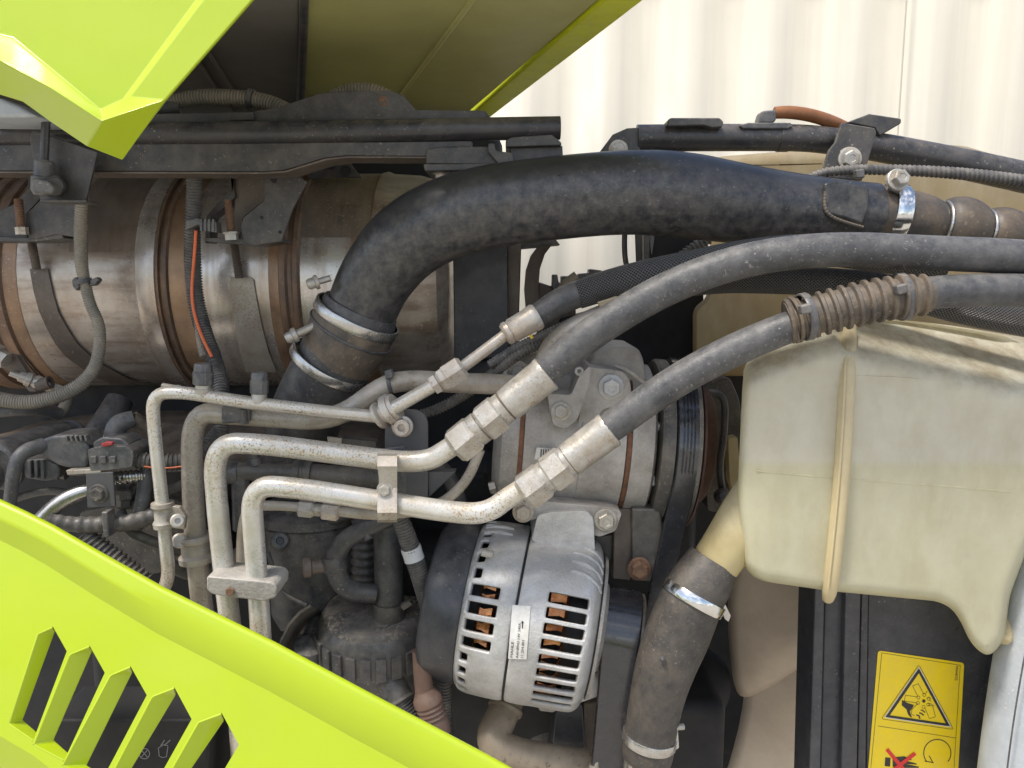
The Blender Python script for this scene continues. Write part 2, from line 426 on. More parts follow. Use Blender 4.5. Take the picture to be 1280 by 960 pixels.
# translucent polyethylene of the tanks: light passes through the wall
def tank_mat(name, c_hi, c_lo, zlo, zhi, stain, trans=.45):
    m, N, Lk, b, tc = mat(name, c_hi, .42, var=stain, vscale=9, vamt=.35, spots=(.78, .75, .62), sscale=260, sth=.68, ssoft=.06, dust=(.36, .28, .17), damt=.9, dscale=20, dlo=-.05, streak=((.66, .60, .43), (30, 30, 12), .5), bump=.08, bscale=120, blot=0)
    src = b.inputs['Base Color'].links[0].from_socket
    g = N.new('ShaderNodeNewGeometry'); sp = N.new('ShaderNodeSeparateXYZ'); Lk.new(g.outputs['Position'], sp.inputs[0])
    mr = N.new('ShaderNodeMapRange'); mr.inputs[1].default_value = zlo; mr.inputs[2].default_value = zhi
    Lk.new(sp.outputs[2], mr.inputs[0])
    mx = N.new('ShaderNodeMix'); mx.data_type = 'RGBA'; mx.blend_type = 'MULTIPLY'; mx.inputs[0].default_value = 1
    rr = N.new('ShaderNodeMix'); rr.data_type = 'RGBA'; Lk.new(mr.outputs[0], rr.inputs[0])
    rr.inputs[6].default_value = (*c_lo, 1); rr.inputs[7].default_value = (1, 1, 1, 1)
    Lk.new(src, mx.inputs[6]); Lk.new(rr.outputs[2], mx.inputs[7])
    Lk.new(mx.outputs[2], b.inputs['Base Color'])
    tr = N.new('ShaderNodeBsdfTranslucent'); Lk.new(mx.outputs[2], tr.inputs[0])
    ms = N.new('ShaderNodeMixShader'); ms.inputs[0].default_value = trans
    Lk.new(b.outputs[0], ms.inputs[1]); Lk.new(tr.outputs[0], ms.inputs[2])
    Lk.new(ms.outputs[0], N['Material Output'].inputs[0])
ZL = at(1000, 578, .87).z
tank_mat('tank', (.83, .80, .67), (.94, .94, .82), ZL - .004, ZL + .004, (.72, .64, .44), .42)
tank_mat('tank_neck', (.78, .72, .54), (.92, .84, .6), ZL - .1, ZL - .02, (.7, .64, .45), .35)
tank_mat('tank_rear', (.50, .41, .25), (.95, .9, .8), 1.4, 1.6, (.36, .27, .15), .3)
tank_mat('tank_rib', (.80, .70, .46), (.97, .94, .85), 1.2, 1.4, (.66, .54, .33), .3)

# braided sleeve: two crossed helices from the sweep's own UV
m, N, Lk, b, tc = mat('braid', (.02, .02, .022), .45)
sep = N.new('ShaderNodeSeparateXYZ'); Lk.new(tc.outputs['UV'], sep.inputs[0])
def mth(op, a, c=0.0):
    x = N.new('ShaderNodeMath'); x.operation = op
    for i, q in ((0, a), (1, c)):
        if isinstance(q, (int, float)): x.inputs[i].default_value = q
        else: Lk.new(q, x.inputs[i])
    return x.outputs[0]
uu = mth('MULTIPLY', sep.outputs[0], 2 * math.pi * 250)
vv = mth('MULTIPLY', sep.outputs[1], 2 * math.pi * 27)
s1 = mth('SINE', mth('ADD', uu, vv)); s2 = mth('SINE', mth('SUBTRACT', uu, vv))
hh = mth('MAXIMUM', s1, s2)
cr = N.new('ShaderNodeMapRange'); cr.inputs[1].default_value = .2; cr.inputs[2].default_value = 1.0; Lk.new(hh, cr.inputs[0])
mx = N.new('ShaderNodeMix'); mx.data_type = 'RGBA'; Lk.new(cr.outputs[0], mx.inputs[0])
mx.inputs[6].default_value = (.008, .008, .009, 1); mx.inputs[7].default_value = (.13, .125, .12, 1)
Lk.new(mx.outputs[2], b.inputs['Base Color'])
bp = N.new('ShaderNodeBump'); bp.inputs['Strength'].default_value = .8; bp.inputs['Distance'].default_value = .0015
Lk.new(hh, bp.inputs['Height']); Lk.new(bp.outputs[0], b.inputs['Normal'])

# ------------------------------------------------------------------ the setting
g = MB().add([(-40, -40, 0), (40, -40, 0), (40, 40, 0), (-40, 40, 0)], [[0, 1, 2, 3]]).build('ground', 'concrete')
g['kind'] = 'structure'

def container():
    t = thing('shipping_container', 'white corrugated shipping container standing behind the machine', 'container', (1.0, 2.85, 0.0))
    m = MB(); xs = []
    x = -2.2; per = .278; dp = .036
    while x < 3.9:
        xs += [(x, 0), (x + .072, 0), (x + .139, dp), (x + .211, dp)]
        x += per
    v = []; f = []
    for X, d in xs:
        v += [(X, 2.75 + d, .16), (X, 2.75 + d, 2.62)]
    for i in range(len(xs) - 1):
        f.append([2 * i, 2 * i + 2, 2 * i + 3, 2 * i + 1])
    m.add(v, f)
    m.build('corrugated_wall', 'container_paint', t, solid=.003, offset=1, sharp=8)
    tube('weld_seam', [(1137, -60, 2.745, 1.0), (1120, 200, 2.745, 1.0)], 'container_paint', t, seg=6)
    MB().box(-2.25, 3.98, 2.742, 2.90, .02, .165).build('bottom_rail', 'container_paint', t, bevel=.006)
    MB().box(-2.25, 3.98, 2.742, 2.82, 2.60, 2.72).build('top_rail', 'container_paint', t, bevel=.006)
    MB().box(-2.36, -2.20, 2.735, 2.90, .02, 2.72).build('corner_post', 'container_paint', t, bevel=.006)
    MB().box(3.93, 4.09, 2.735, 2.90, .02, 2.72).build('corner_post', 'container_paint', t, bevel=.006)
    MB().box(-2.2, 3.93, 2.9, 5.1, .1, 2.66).build('body', 'container_paint', t)
container()

# ------------------------------------------------------------------ the raised hood above the engine
def hood():
    t = thing('engine_hood', 'raised lime green hood with olive underside above the engine', 'hood', (-.45, 1.1, CZ + .3))
    zr = lambda Y: CZ + .318 + (1.62 - Y) * .045
    def rp(px, Yq, dz=0):              # point on the roof sheet seen at pixel column px, at distance Yq
        d = ray(px, 0); z = zr(Yq) + dz
        return Vector(((px - 640) / F * (Yq * math.cos(PITCH) - (z - CZ) * math.sin(PITCH)), Yq, z))
    def strip(pts, dz, th, name, mt, bev=.004):
        MB().prism([p + Vector((0, 0, dz)) for p in pts], Vector((0, 0, th))).build(name, mt, t, bevel=bev)
    # right edge seen from (612,146) to (800,0)
    E0, E1, E2 = rp(612, 1.62), rp(800, 1.035), None
    dirE = (E1 - E0)
    E2 = E1 + dirE * .45
    inn = Vector((-1, 0, 0)) * .05
    strip([E0 + inn, E1 + inn, E2 + inn, Vector((-.17, E2.y, E2.z)), rp(378, 1.0) , rp(376, 1.62)], 0, .012, 'underside_panel', 'lime_inner_shaded')
    strip([E0, E1, E2, E2 + inn * 1.0, E1 + inn, E0 + inn * .9], -.004, .018, 'rim', 'lime_rim_lit', .003)
    # stiffening ridge on the olive panel
    a, b_ = rp(484, 1.60), rp(590, 1.035)
    MB().sweep([(a + Vector((0, 0, 0)), .004), (b_, .004), (b_ + (b_ - a) * .3, .004)], 8).build('stiffening_ridge', 'lime_inner_shaded', t)
    # left panel, its fall-off of light painted in as dark grey, rubber seal between
    strip([rp(374, 1.62), rp(375, 1.0), Vector((-.18, E2.y, zr(E2.y))), Vector((-.95, E2.y, zr(E2.y))), rp(-200, 1.62)], .001, .012, 'shaded_panel', 'hood_shade_grey')
    MB().sweep([(rp(375, 1.60, -.003), .008), (rp(381, 1.0, -.003), .0055), (rp(384, .9, -.003), .0055)], 10).build('seal_strip', 'rubber_dark', t)
    MB().sweep([(rp(310, 1.60, -.001), .003), (rp(255, 1.2, -.001), .003)], 8).build('stiffening_ridge', 'hood_shade_grey', t)
    MB().sweep([(rp(292, 1.60, -.001), .003), (rp(235, 1.2, -.001), .003)], 8).build('stiffening_ridge', 'hood_shade_grey', t)
    # back skirt of the hood
    MB().prism([rp(612, 1.63), rp(-200, 1.63), rp(-200, 1.63) - Vector((0, 0, .09)), rp(600, 1.63) - Vector((0, 0, .09))], Vector((0, .012, 0))).build('rear_skirt', 'hood_shade_grey', t)
    # near side skirt: pressed lime sheet with ledge and folded tip
    n = Vector((-.08, -1, .10)).normalized(); p0 = at(130, 80, .76)
    V = {}
    def q(k, px, py, h): V[k] = onplane(px, py, p0 + n * h, n)
    q('a0', 66, -130, 0); q('a1', 17, 46, 0); q('a2', 126, 137, 0); q('a3', 154, 124, 0); q('a4', 342, -130, 0)
    q('e3', 163, 121, .010); q('e4', 352, -130, .010)
    q('b3', 206, 125, .012); q('b4', 428, -130, .006)
    q('ab', -120, 14, 0); q('at', -120, -130, 0)
    q('o0', -120, 40, .03); q('o05', 0, 76, .03); q('o1', 62, 109, .03); q('o2', 128, 151, .032)
    q('d', 108, 183, -.012); q('d1', 62, 152, -.012); q('d2', 28, 128, -.012); q('d3', 0, 119, -.012); q('d4', -120, 116, -.012)
    q('c', 153, 201, -.014)
    K = list(V); ix = {k: i for i, k in enumerate(K)}
    faces = [['a0', 'a1', 'a2', 'a3', 'a4'], ['a4', 'a3', 'e3', 'e4'], ['e4', 'e3', 'b3', 'b4'], ['a0', 'at', 'ab', 'a1'],
             ['ab', 'o0', 'o05', 'o1', 'a2', 'a1'], ['o1', 'o2', 'a2'], ['a2', 'o2', 'b3', 'e3', 'a3'],
             ['o0', 'd4', 'd3', 'o05'], ['o05', 'd3', 'd2', 'd1', 'o1'], ['o1', 'd1', 'd', 'o2'], ['o2', 'd', 'c', 'b3']]
    mb = MB().add([V[k] for k in K], [[ix[k] for k in f] for f in faces])
    mb.build('side_skirt', 'lime', t, solid=.004, offset=-1 if False else 1, bevel=.0035, seg=3, sharp=60)
hood()

# ------------------------------------------------------------------ lime side panel with louvres, lower left
def side_panel():
    n = Vector((-.06, -.96, .24)).normalized(); p0 = at(250, 800, .70)
    t = thing('side_panel', 'lime green louvred side panel slanting across the lower left', 'body panel', at(150, 900, .70))
    E = [(-160, 556), (-60, 598), (0, 626), (30, 640), (62, 656), (125, 692), (200, 734), (340, 803), (450, 862), (610, 946), (760, 1030), (900, 1110)]
    def off(i, d):
        return (E[i][0] - d * .08, E[i][1] + d)
    def pl(px, py, h): return onplane(px, py, p0 + n * h, n)
    D1 = [22, 22, 22, 22, 23, 26, 28, 31, 33, 34, 34, 34]
    D2 = [46, 46, 47, 48, 50, 54, 57, 60, 62, 64, 64, 64]
    rows = []
    rows.append([pl(E[i][0] + 3, E[i][1] + 3, 0) - n * .030 + Vector((0, 0, -.016)) for i in range(len(E))])
    rows.append([pl(E[i][0] + 1, E[i][1] - 1, 0) - n * .004 for i in range(len(E))])
    rows.append([pl(E[i][0] - 1, E[i][1] + 2, .001) for i in range(len(E))])
    rows.append([pl(*off(i, D1[i]), .003) for i in range(len(E))])
    rows.append([pl(*off(i, D2[i]), -.008) for i in range(len(E))])
    m = MB(); k = len(E)
    v = [p for r in rows for p in r]
    f = [[a * k + b, a * k + b + 1, (a + 1) * k + b + 1, (a + 1) * k + b] for a in range(len(rows) - 1) for b in range(k - 1)]
    m.add(v, f).build('folded_edge', 'lime', t, bevel=.003, seg=3, sharp=70)
    # face with louvre openings
    hf = -.0082
    slots = [((46, 792.5), (66, 783), (83.5, 814), (41, 927), (10, 905), (68.7, 788), (28, 900)),
             ((86, 818), (112, 807), (131, 841), (79.5, 952), (41, 931), (115.5, 812.5), (67, 925)),
             ((137, 844), (163, 832.5), (183.5, 869), (125, 980), (77, 957), (165.5, 839.5), (108, 957)),
             ((189, 870.5), (218, 859), (239.5, 899), (183, 1000), (130, 985), (220, 867.5), (160, 968)),
             ((247, 902.5), (277, 891), (298.5, 931), (255, 1005), (190, 1004), (280, 900), (226, 980))]
    LOW = [(-160, 838), (-20, 908), (0, 920), (41, 944), (110, 997), (200, 1062), (330, 1140)]
    outer = [off(i, D2[i]) for i in range(len(E) - 1)] + [(700, 1130)] + LOW[::-1]
    loops = [[pl(x, y, hf) for x, y in outer]]
    for s in slots:
        loops.append([pl(x, y, hf) for x, y in s[:5]])
    tris = tessellate_polygon(loops)
    pts = [p for l in loops for p in l]
    MB().add(pts, [list(x) for x in tris]).build('louvre_face', 'lime', t)
    v = [pl(x, y, hf) for x, y in LOW] + [pl(x - 30, y + 55, hf - .03) for x, y in LOW]
    nl = len(LOW)
    MB().add(v, [[i, i + 1, nl + i + 1, nl + i] for i in range(nl - 1)]).build('lower_fold', 'lime', t)
    for s in slots:
        hole = [pl(x, y, hf) for x, y in s[:5]]
        m = MB()
        # return edges of the opening
        sh, ap, rt, bt, lb = hole
        dn = -n * .006
        m.add([ap, rt, bt, ap + dn, rt + dn, bt + dn], [[0, 1, 4, 3], [1, 2, 5, 4]])
        m.build('opening_edge', 'lime', t, sharp=50)
        # sloped vane
        i0 = pl(s[5][0], s[5][1], hf - .012); i1 = pl(s[6][0], s[6][1], hf - .012)
        mid0 = (sh + i0) * .5 - n * .0005; mid1 = (lb + i1) * .5
        m2 = MB().add([sh, ap, i0, i1, lb, bt, bt - n * .012], [[0, 1, 2], [0, 2, 3, 4], [4, 3, 6, 5]])
        m2.build('vane', 'lime', t, solid=.003, offset=0, bevel=.0012, sharp=50)
side_panel()

# ------------------------------------------------------------------ engine mass and other dark backing behind everything
def engine():
    t = thing('engine_block', 'dark grimy engine block deep behind the pipes and hoses', 'engine', (-.2, 1.45, .6))
    z0 = .55
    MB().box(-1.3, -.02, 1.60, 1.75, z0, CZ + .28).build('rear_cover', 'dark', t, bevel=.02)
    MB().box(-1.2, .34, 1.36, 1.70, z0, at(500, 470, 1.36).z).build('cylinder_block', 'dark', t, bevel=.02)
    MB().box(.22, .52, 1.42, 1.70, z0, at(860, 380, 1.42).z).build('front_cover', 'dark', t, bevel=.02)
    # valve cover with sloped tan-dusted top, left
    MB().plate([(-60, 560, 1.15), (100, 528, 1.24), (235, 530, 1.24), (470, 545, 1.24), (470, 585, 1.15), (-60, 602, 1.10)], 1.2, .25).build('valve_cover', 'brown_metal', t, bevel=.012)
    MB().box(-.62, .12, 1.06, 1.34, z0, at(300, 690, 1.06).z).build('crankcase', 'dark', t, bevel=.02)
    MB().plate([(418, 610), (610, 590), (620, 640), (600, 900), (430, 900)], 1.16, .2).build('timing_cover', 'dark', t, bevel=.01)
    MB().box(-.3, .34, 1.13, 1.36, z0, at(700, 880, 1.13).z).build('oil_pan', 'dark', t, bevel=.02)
engine()

# ------------------------------------------------------------------ upper frame rail
def rail():
    Y = 1.04
    t = thing('frame_rail', 'long black steel rail with round tube above the silencer', 'rail', at(350, 190, Y))
    tube('tube', [(-160, 170, Y, 13.5), (300, 166, Y, 13.5), (500, 163, Y, 13.8), (690, 160, Y, 14)], 'black_paint', t, seg=24, cap=False)
    turned('tube_lip', (680, 160.2, Y), (700, 160, Y), [(0, 13.9), (20, 14.2), (20.5, 13.5), (20.5, 10.3), (19, 9.8), (0, 9.8)], 'black_paint', t)
    MB().plate([(-160, 181), (300, 179), (590, 176), (590, 196), (430, 195), (405, 198), (355, 213), (330, 215), (-160, 213.5)], Y - .003, .008).build('web_plate', 'black_plate', t, bevel=.0015)
    MB().plate([(-160, 213.5), (330, 215), (357, 213), (406, 198), (432, 195), (590, 196), (590, 198), (433, 197.4), (408, 200.4), (358, 215.5), (331, 217.4), (-160, 216)], Y - .006, .05).build('flange', 'brown_metal', t, bevel=.0008)
    MB().plate([(-160, 148), (200, 142), (312, 140), (348, 134), (398, 117), (420, 114), (488, 113), (504, 119), (520, 137), (606, 138), (613, 147), (613, 165), (-160, 168)], Y + .012, .006).build('hump_plate', 'black_plate', t, bevel=.0012)
    # rusty hole in the hump
    turned('bolt_hole', (479, 126, Y + .013), (479, 126, Y + .003), [(0, 6.2), (2.5, 6.2), (3, 5.6), (3, 4.0), (1, 3.6), (1, 0)], 'rust', t, seg=20)
    MB().plate([(286, 140.5), (317, 140), (317, 150), (286, 150.5)], Y + .009, .003).build('pad', 'black_plate', t, bevel=.001)
    # end blocks under the tube
    MB().plate([(533, 187), (550, 183), (610, 183), (617, 196), (640, 198), (640, 206), (532, 205)], Y - .012, .06).build('mount_block', 'black_plate', t, bevel=.002)
    MB().plate([(529, 205), (642, 204), (642, 212), (531, 214)], Y - .016, .08).build('mount_foot', 'black_plate', t, bevel=.0015)
    MB().plate([(610, 179), (618, 179), (620, 188), (640, 191), (643, 205), (624, 206), (610, 190)], Y - .022, .012).build('gusset', 'black_plate', t, bevel=.0015)
    MB().plate([(632, 175), (640, 171), (690, 168), (702, 178), (702, 182), (632, 184)], Y - .014, .05).build('saddle', 'black_plate', t, bevel=.002)
    MB().plate([(637, 184), (703, 182), (704, 200), (650, 206), (640, 206)], Y - .004, .04).build('saddle_leg', 'black_plate', t, bevel=.001)
    # stud under the foot
    turned('stud', (553, 212, Y + .01), (553, 240, Y + .01), [(0, 13), (5, 13), (6, 9), (30, 9)], 'rusty_fitting', t, seg=20)
    MB().plate([(690, 194), (760, 192), (760, 198), (690, 203)], Y + .05, .02).build('cross_bar', 'black_plate', t, bevel=.001)
rail()
c = tube('corrugated_conduit', [(170, 155, 1.12, 9), (200, 133, 1.12, 9), (240, 121, 1.12, 10), (290, 122, 1.12, 10.5), (335, 126, 1.12, 10), (380, 150, 1.12, 10)], 'conduit_tan', ribs=(.0042, .16))
tag(c, 'dusty corrugated conduit arching above the frame rail beside the hood skirt', 'conduit')
MB().lathe(*(lambda o, a, s, L: (o, a, [(0, 10.5 * s), (0, 12 * s), (6 * s, 12 * s), (6 * s, 10.5 * s)]))(*axis((311, 123, 1.12), (317, 124, 1.12))), 20).build('cable_tie', 'plastic', c)
c = tube('corrugated_conduit', [(410, 125, 1.1, 9), (430, 115, 1.1, 10), (458, 112.5, 1.1, 10.5), (485, 120, 1.1, 9), (510, 140, 1.1, 9)], 'conduit_tan', ribs=(.0042, .18))
tag(c, 'short crest of corrugated conduit peeking over the hump of the rail', 'conduit')
c = tube('rubber_hose', [(90, 160, 1.1, 15), (140, 150, 1.1, 14), (180, 138, 1.11, 11), (225, 135, 1.12, 10)], 'rubber_dark')
tag(c, 'black hose end behind the hood skirt on top of the rail', 'hose')
c = MB().plate([(-60, 118), (0, 122), (25, 133), (47, 145), (30, 147), (-60, 146)], .95, .15).build('grey_cover', 'blue_grey', bevel=.006)
tag(c, 'small grey cover edge under the hood skirt at the left margin', 'cover')
c = MB().box(-.9, -.33, 1.10, 1.2, at(300, 152, 1.1).z, at(300, 141, 1.1).z).build('cable_tray', 'dark', bevel=.004)
tag(c, 'dark cable tray behind the frame rail under the hood', 'tray')

# ------------------------------------------------------------------ gas strut with bracket
def strut():
    t = thing('gas_strut', 'black gas strut with ball socket hanging in front of the rail', 'strut', at(55, 245, .98))
    turned('rod', (59, 120, .985), (55, 204, .98), [(0, 5.2), (85, 5.2)], 'black_paint', t, seg=20)
    turned('socket', (56, 200, .98), (53, 250, .98), [(0, 9), (3, 11.5), (20, 11.5), (22, 14), (38, 13.5), (44, 10), (44, 0)], 'plastic', t, seg=24)
    MB().plate([(37, 222), (60, 226), (68, 236), (64, 243), (40, 240)], .955, .02).build('socket_shell', 'plastic', t, bevel=.003)
    turned('ball_stud', (70, 232, 1.0), (68, 231, .95), [(0, 12), (30, 12), (34, 9), (34, 0)], 'black_paint', t, seg=20)
    b = thing('strut_bracket', 'black folded plate bracket carrying the gas strut below the rail', 'bracket', at(85, 250, 1.0))
    MB().plate([(40, 162), (122, 190), (116, 215), (107, 252), (50, 251), (37, 175)], 1.0, .005).build('plate', 'black_plate', b, bevel=.0012)
    MB().plate([(50, 249), (108, 250), (108, 253), (50, 253)], .985, .03).build('lip', 'black_plate', b, bevel=.0008)
strut()

# ------------------------------------------------------------------ exhaust silencer
MO = Vector((0, 1.36, at(400, 352, 1.36).z)); MA = Vector((1, 0, 0)); MR = .181
def mx_(px): return (px - 640) / F * (1.36 - MR) * 1.0
def muffler():
    t = thing('exhaust_silencer', 'large heat stained steel exhaust silencer drum lying across the engine', 'silencer', MO + Vector((-.6, 0, -MR)))
    def shell(name, a, b_, k0, k1, mt, th0=0, th1=2 * math.pi, prof=None):
        p = prof or [(mx_(a), MR * k0), (mx_(b_), MR * k1)]
        MB().lathe(MO, MA, p, 96 if th1 - th0 > 6 else 40, th0, th1, cap=False).build(name, mt, t)
    tt = R(-180)
    shell('drum_section', -330, -60, 1, 1, 'muffler')
    shell('clamp_band', 0, 0, 0, 0, 'muffler_rust', prof=[(mx_(-70), MR), (mx_(-66), MR * 1.03), (mx_(-40), MR * 1.03), (mx_(-36), MR * 1.005), (mx_(-28), MR * 1.005), (mx_(-26), MR * 1.035), (mx_(-13), MR * 1.04), (mx_(-9), MR * 1.02), (mx_(-4), MR * 1.02), (mx_(0), MR * 1.03), (mx_(6), MR * 1.03), (mx_(9), MR * 1.0)])
    shell('heat_ring', 8, 26, 1.004, 1.004, 'muffler_heat')
    shell('drum_section', 24, 178, 1, 1, 'muffler')
    # upper half of a second sheet with lap seam
    shell('lap_sheet', 92, 176, 1.008, 1.008, 'muffler_brown', R(-120), R(-14.5))
    shell('flange', 0, 0, 0, 0, 'muffler_mid', prof=[(mx_(172), MR), (mx_(175), MR * 1.022), (mx_(182), MR * 1.03), (mx_(198), MR * 1.03), (mx_(200), MR * 1.01)])
    shell('clamp_band', 0, 0, 0, 0, 'muffler_rust', prof=[(mx_(199), MR * 1.02), (mx_(200.5), MR * 1.035), (mx_(203), MR * 1.035), (mx_(204), MR * 1.005), (mx_(208), MR * 1.005), (mx_(209), MR * 1.028), (mx_(213), MR * 1.028), (mx_(215), MR * 1.0)])
    shell('heat_ring', 214, 243, 1.003, 1.003, 'muffler_heat')
    shell('drum_section', 240, 345, 1, 1, 'muffler_mid')
    shell('heat_ring', 338, 352, 1.002, 1.003, 'muffler_heat')
    shell('clamp_band', 0, 0, 0, 0, 'muffler_rust', prof=[(mx_(350), MR), (mx_(352), MR * 1.022), (mx_(359), MR * 1.028), (mx_(362), MR * 1.008), (mx_(366), MR * 1.008), (mx_(369), MR * 1.026), (mx_(374), MR * 1.022), (mx_(377), MR)])
    shell('drum_section', 376, 462, .995, .995, 'muffler_mid')
    shell('lap_sheet', 376, 462, 1.003, 1.003, 'muffler_brown', R(-120), R(-22))
    shell('heat_ring', 440, 466, .998, 1.0, 'muffler_heat')
    shell('end_cap', 0, 0, 0, 0, 'muffler', prof=[(mx_(464), MR * 1.01), (mx_(470), MR * 1.02), (mx_(478), MR * 1.0), (mx_(515), MR * .985), (mx_(545), MR * .93), (mx_(556), MR * .8), (mx_(562), MR * .5), (mx_(563), .002)])
    # flat straps with rolled eyes
    def strap(lr, mt, name='strap'):
        v = []; f = []
        for (xl, xr, y) in lr:
            for k in (1.012, 1.022):
                for x in (xl, xr):
                    v.append(oncyl(x, y, MO, MA, MR * k))
        n = len(lr)
        for i in range(n - 1):
            b0 = i * 4; b1 = b0 + 4
            f += [[b0 + 2, b0 + 3, b1 + 3, b1 + 2], [b0, b0 + 2, b1 + 2, b1], [b0 + 1, b1 + 1, b1 + 3, b0 + 3]]
        f += [[0, 1, 3, 2]]
        MB().add(v, f).build(name, mt, t, bevel=.0006)
    strap([(37, 60, 336), (38, 61, 342), (42, 66, 365), (49, 73, 390), (58, 84, 410), (69, 97, 430), (82, 114, 446), (100, 134, 459), (118, 156, 471), (138, 178, 480)], 'brown_metal')
    strap([(287, 312, 346), (288, 317, 350), (290, 322, 380), (294, 328, 410), (300, 336, 440), (308, 346, 465)], 'zinc_dull')
    strap([(212, 236, 456), (219, 243, 470), (228, 252, 484), (238, 262, 494)], 'brown_metal')
    strap([(8, 26, 441), (18, 38, 455), (32, 52, 470), (46, 66, 482)], 'brown_metal')
    for p0, p1 in (((39, 300, 1.165), (46, 337, 1.165)), ((293, 305, 1.165), (299, 348, 1.165))):
        o, a, s, L = axis(p0, p1)
        pa = ribbed([(o, 5.5 * s), (o + a * L, 5.5 * s)], .0022, .15, 4)
        MB().sweep(pa, 12).build('t_bolt', 'brown_metal', t)
    # rolled eye, cross bolt and nut at the lower left
    turned('rolled_eye', (48, 482, 1.165), (62, 478, 1.165), [(0, 8), (16, 8), (16, 5), (0, 5)], 'brown_metal', t, seg=20)
    turned('clamp_bolt', (12, 466, 1.15), (52, 480, 1.17), [(0, 4), (10, 4.2), (11, 6.5), (18, 7), (19, 9), (24, 9), (25, 6), (30, 9), (36, 9), (37, 7), (60, 7)], 'rusty_fitting', t, seg=12)
    MB().plate([(-8, 440), (20, 444), (36, 470), (46, 490), (36, 490), (18, 468), (-6, 455)], 1.16, .012).build('strap_tongue', 'brown_metal', t, bevel=.002)
    turned('sensor_boss', (-14, 440, 1.14), (10, 452, 1.14), [(0, 15), (14, 15), (15, 11), (24, 11)], 'rusty_fitting', t, seg=6)
muffler()

def muffler_brackets():
    t = thing('silencer_bracket', 'black folded saddle bracket with rusty stud above the silencer, left one', 'bracket', at(60, 300, 1.12), 'silencer brackets')
    Y = 1.13
    MB().plate([(-30, 295), (0, 296), (45, 297), (75, 290), (80, 298), (46, 302), (-30, 302)], Y - .02, .06).build('shelf', 'black_plate', t, bevel=.001)
    MB().plate([(-30, 262), (0, 263), (20, 254), (34, 236), (36, 215), (60, 215), (58, 240), (32, 268), (34, 297), (-30, 296)], Y, .004).build('web', 'black_plate', t, bevel=.0008)
    MB().plate([(32, 267), (57, 247), (105, 250), (97, 297), (70, 293), (44, 299), (35, 297)], Y - .022, .004).build('cheek', 'black_plate', t, bevel=.0012)
    o, a, s, L = axis((23, 249, Y - .03), (27, 290, Y - .03))
    MB().sweep(ribbed([(o, 5.5 * s), (o + a * L, 5.5 * s)], .0022, .16, 4), 12).build('stud', 'rust', t)
    turned('nut', (27, 284, Y - .03), (28, 293, Y - .03), [(0, 7.5), (9, 7.5)], 'rusty_fitting', t, seg=6)
    t = thing('silencer_bracket', 'black folded saddle bracket with rusty stud beside the drum middle, right one', 'bracket', at(330, 305, 1.12), 'silencer brackets')
    MB().plate([(288, 215), (293, 215), (290, 240), (276, 250), (258, 270), (256, 304), (262, 304), (264, 272), (282, 258), (294, 246)], Y + .004, .03).build('rear_cheek', 'black_plate', t, bevel=.0008)
    MB().plate([(256, 302), (305, 306), (318, 308), (350, 302), (350, 298), (256, 297)], Y - .02, .05).build('shelf', 'black_plate', t, bevel=.001)
    MB().plate([(330, 215), (340, 215), (372, 217), (384, 228), (366, 262), (352, 302), (318, 307), (304, 303), (300, 284), (304, 272), (330, 250)], Y - .024, .004).build('cheek', 'black_plate', t, bevel=.0014)
    MB().plate([(295, 217), (332, 217), (330, 250), (303, 272), (300, 300), (292, 300)], Y + .012, .003).build('rear_web', 'brown_metal', t)
    o, a, s, L = axis((285, 250, Y - .03), (289, 292, Y - .03))
    MB().sweep(ribbed([(o, 5.2 * s), (o + a * L, 5.2 * s)], .0022, .16, 4), 12).build('stud', 'rust', t)
    turned('nut', (289, 290, Y - .03), (290, 300, Y - .03), [(0, 10), (2, 10), (2, 8), (10, 8)], 'fitting', t, seg=6)
    for x, y, r in ((343, 224, 5), (327, 272, 2.2), (350, 290, 2)):
        turned('hole', (x, y, Y - .0245), (x, y, Y - .0275), [(0, r), (.6, r), (.6, 0)], 'dark', t, seg=14)
    b = thing('rear_bracket', 'dark perforated bracket plate behind the top of the silencer', 'bracket', at(420, 210, 1.3))
    MB().plate([(385, 214), (400, 200), (432, 196), (446, 215), (452, 222), (430, 222), (385, 224)], 1.26, .006).build('plate', 'black_plate', b, bevel=.001)
    for x, y in ((414, 205), (432, 214)):
        turned('hole', (x, y, 1.259), (x, y, 1.25), [(0, 7), (.7, 7), (.7, 0)], 'dark', b, seg=16)
muffler_brackets()

c = tube('corrugated_conduit', [(104, 235, 1.10, 7.5), (101, 270, 1.10, 8), (101, 330, 1.12, 8), (106, 352, 1.12, 7), (112, 380, 1.12, 7), (125, 405, 1.12, 7), (125, 435, 1.115, 7.5), (118, 465, 1.11, 8), (90, 490, 1.10, 9), (40, 505, 1.09, 9), (-10, 498, 1.08, 9.5), (-60, 485, 1.08, 9.5)], 'conduit_tan', ribs=(.0034, .10))
tag(c, 'tan dusty corrugated sleeve looping down the left of the silencer', 'conduit')
o, a, s, L = axis((103, 349, 1.12), (105, 356, 1.12))
MB().lathe(o, a, [(0, 7 * s), (0, 10.5 * s), (6 * s, 10.5 * s), (6 * s, 7 * s)], 20).build('edge_clip', 'plastic', c)
MB().plate([(89, 350), (93, 346), (99, 350), (99, 358), (95, 364), (90, 358)], 1.112, .012).build('edge_clip', 'plastic', c, bevel=.002)
MB().plate([(112, 350), (120, 346), (124, 350), (118, 357), (112, 358)], 1.112, .012).build('edge_clip', 'plastic', c, bevel=.002)

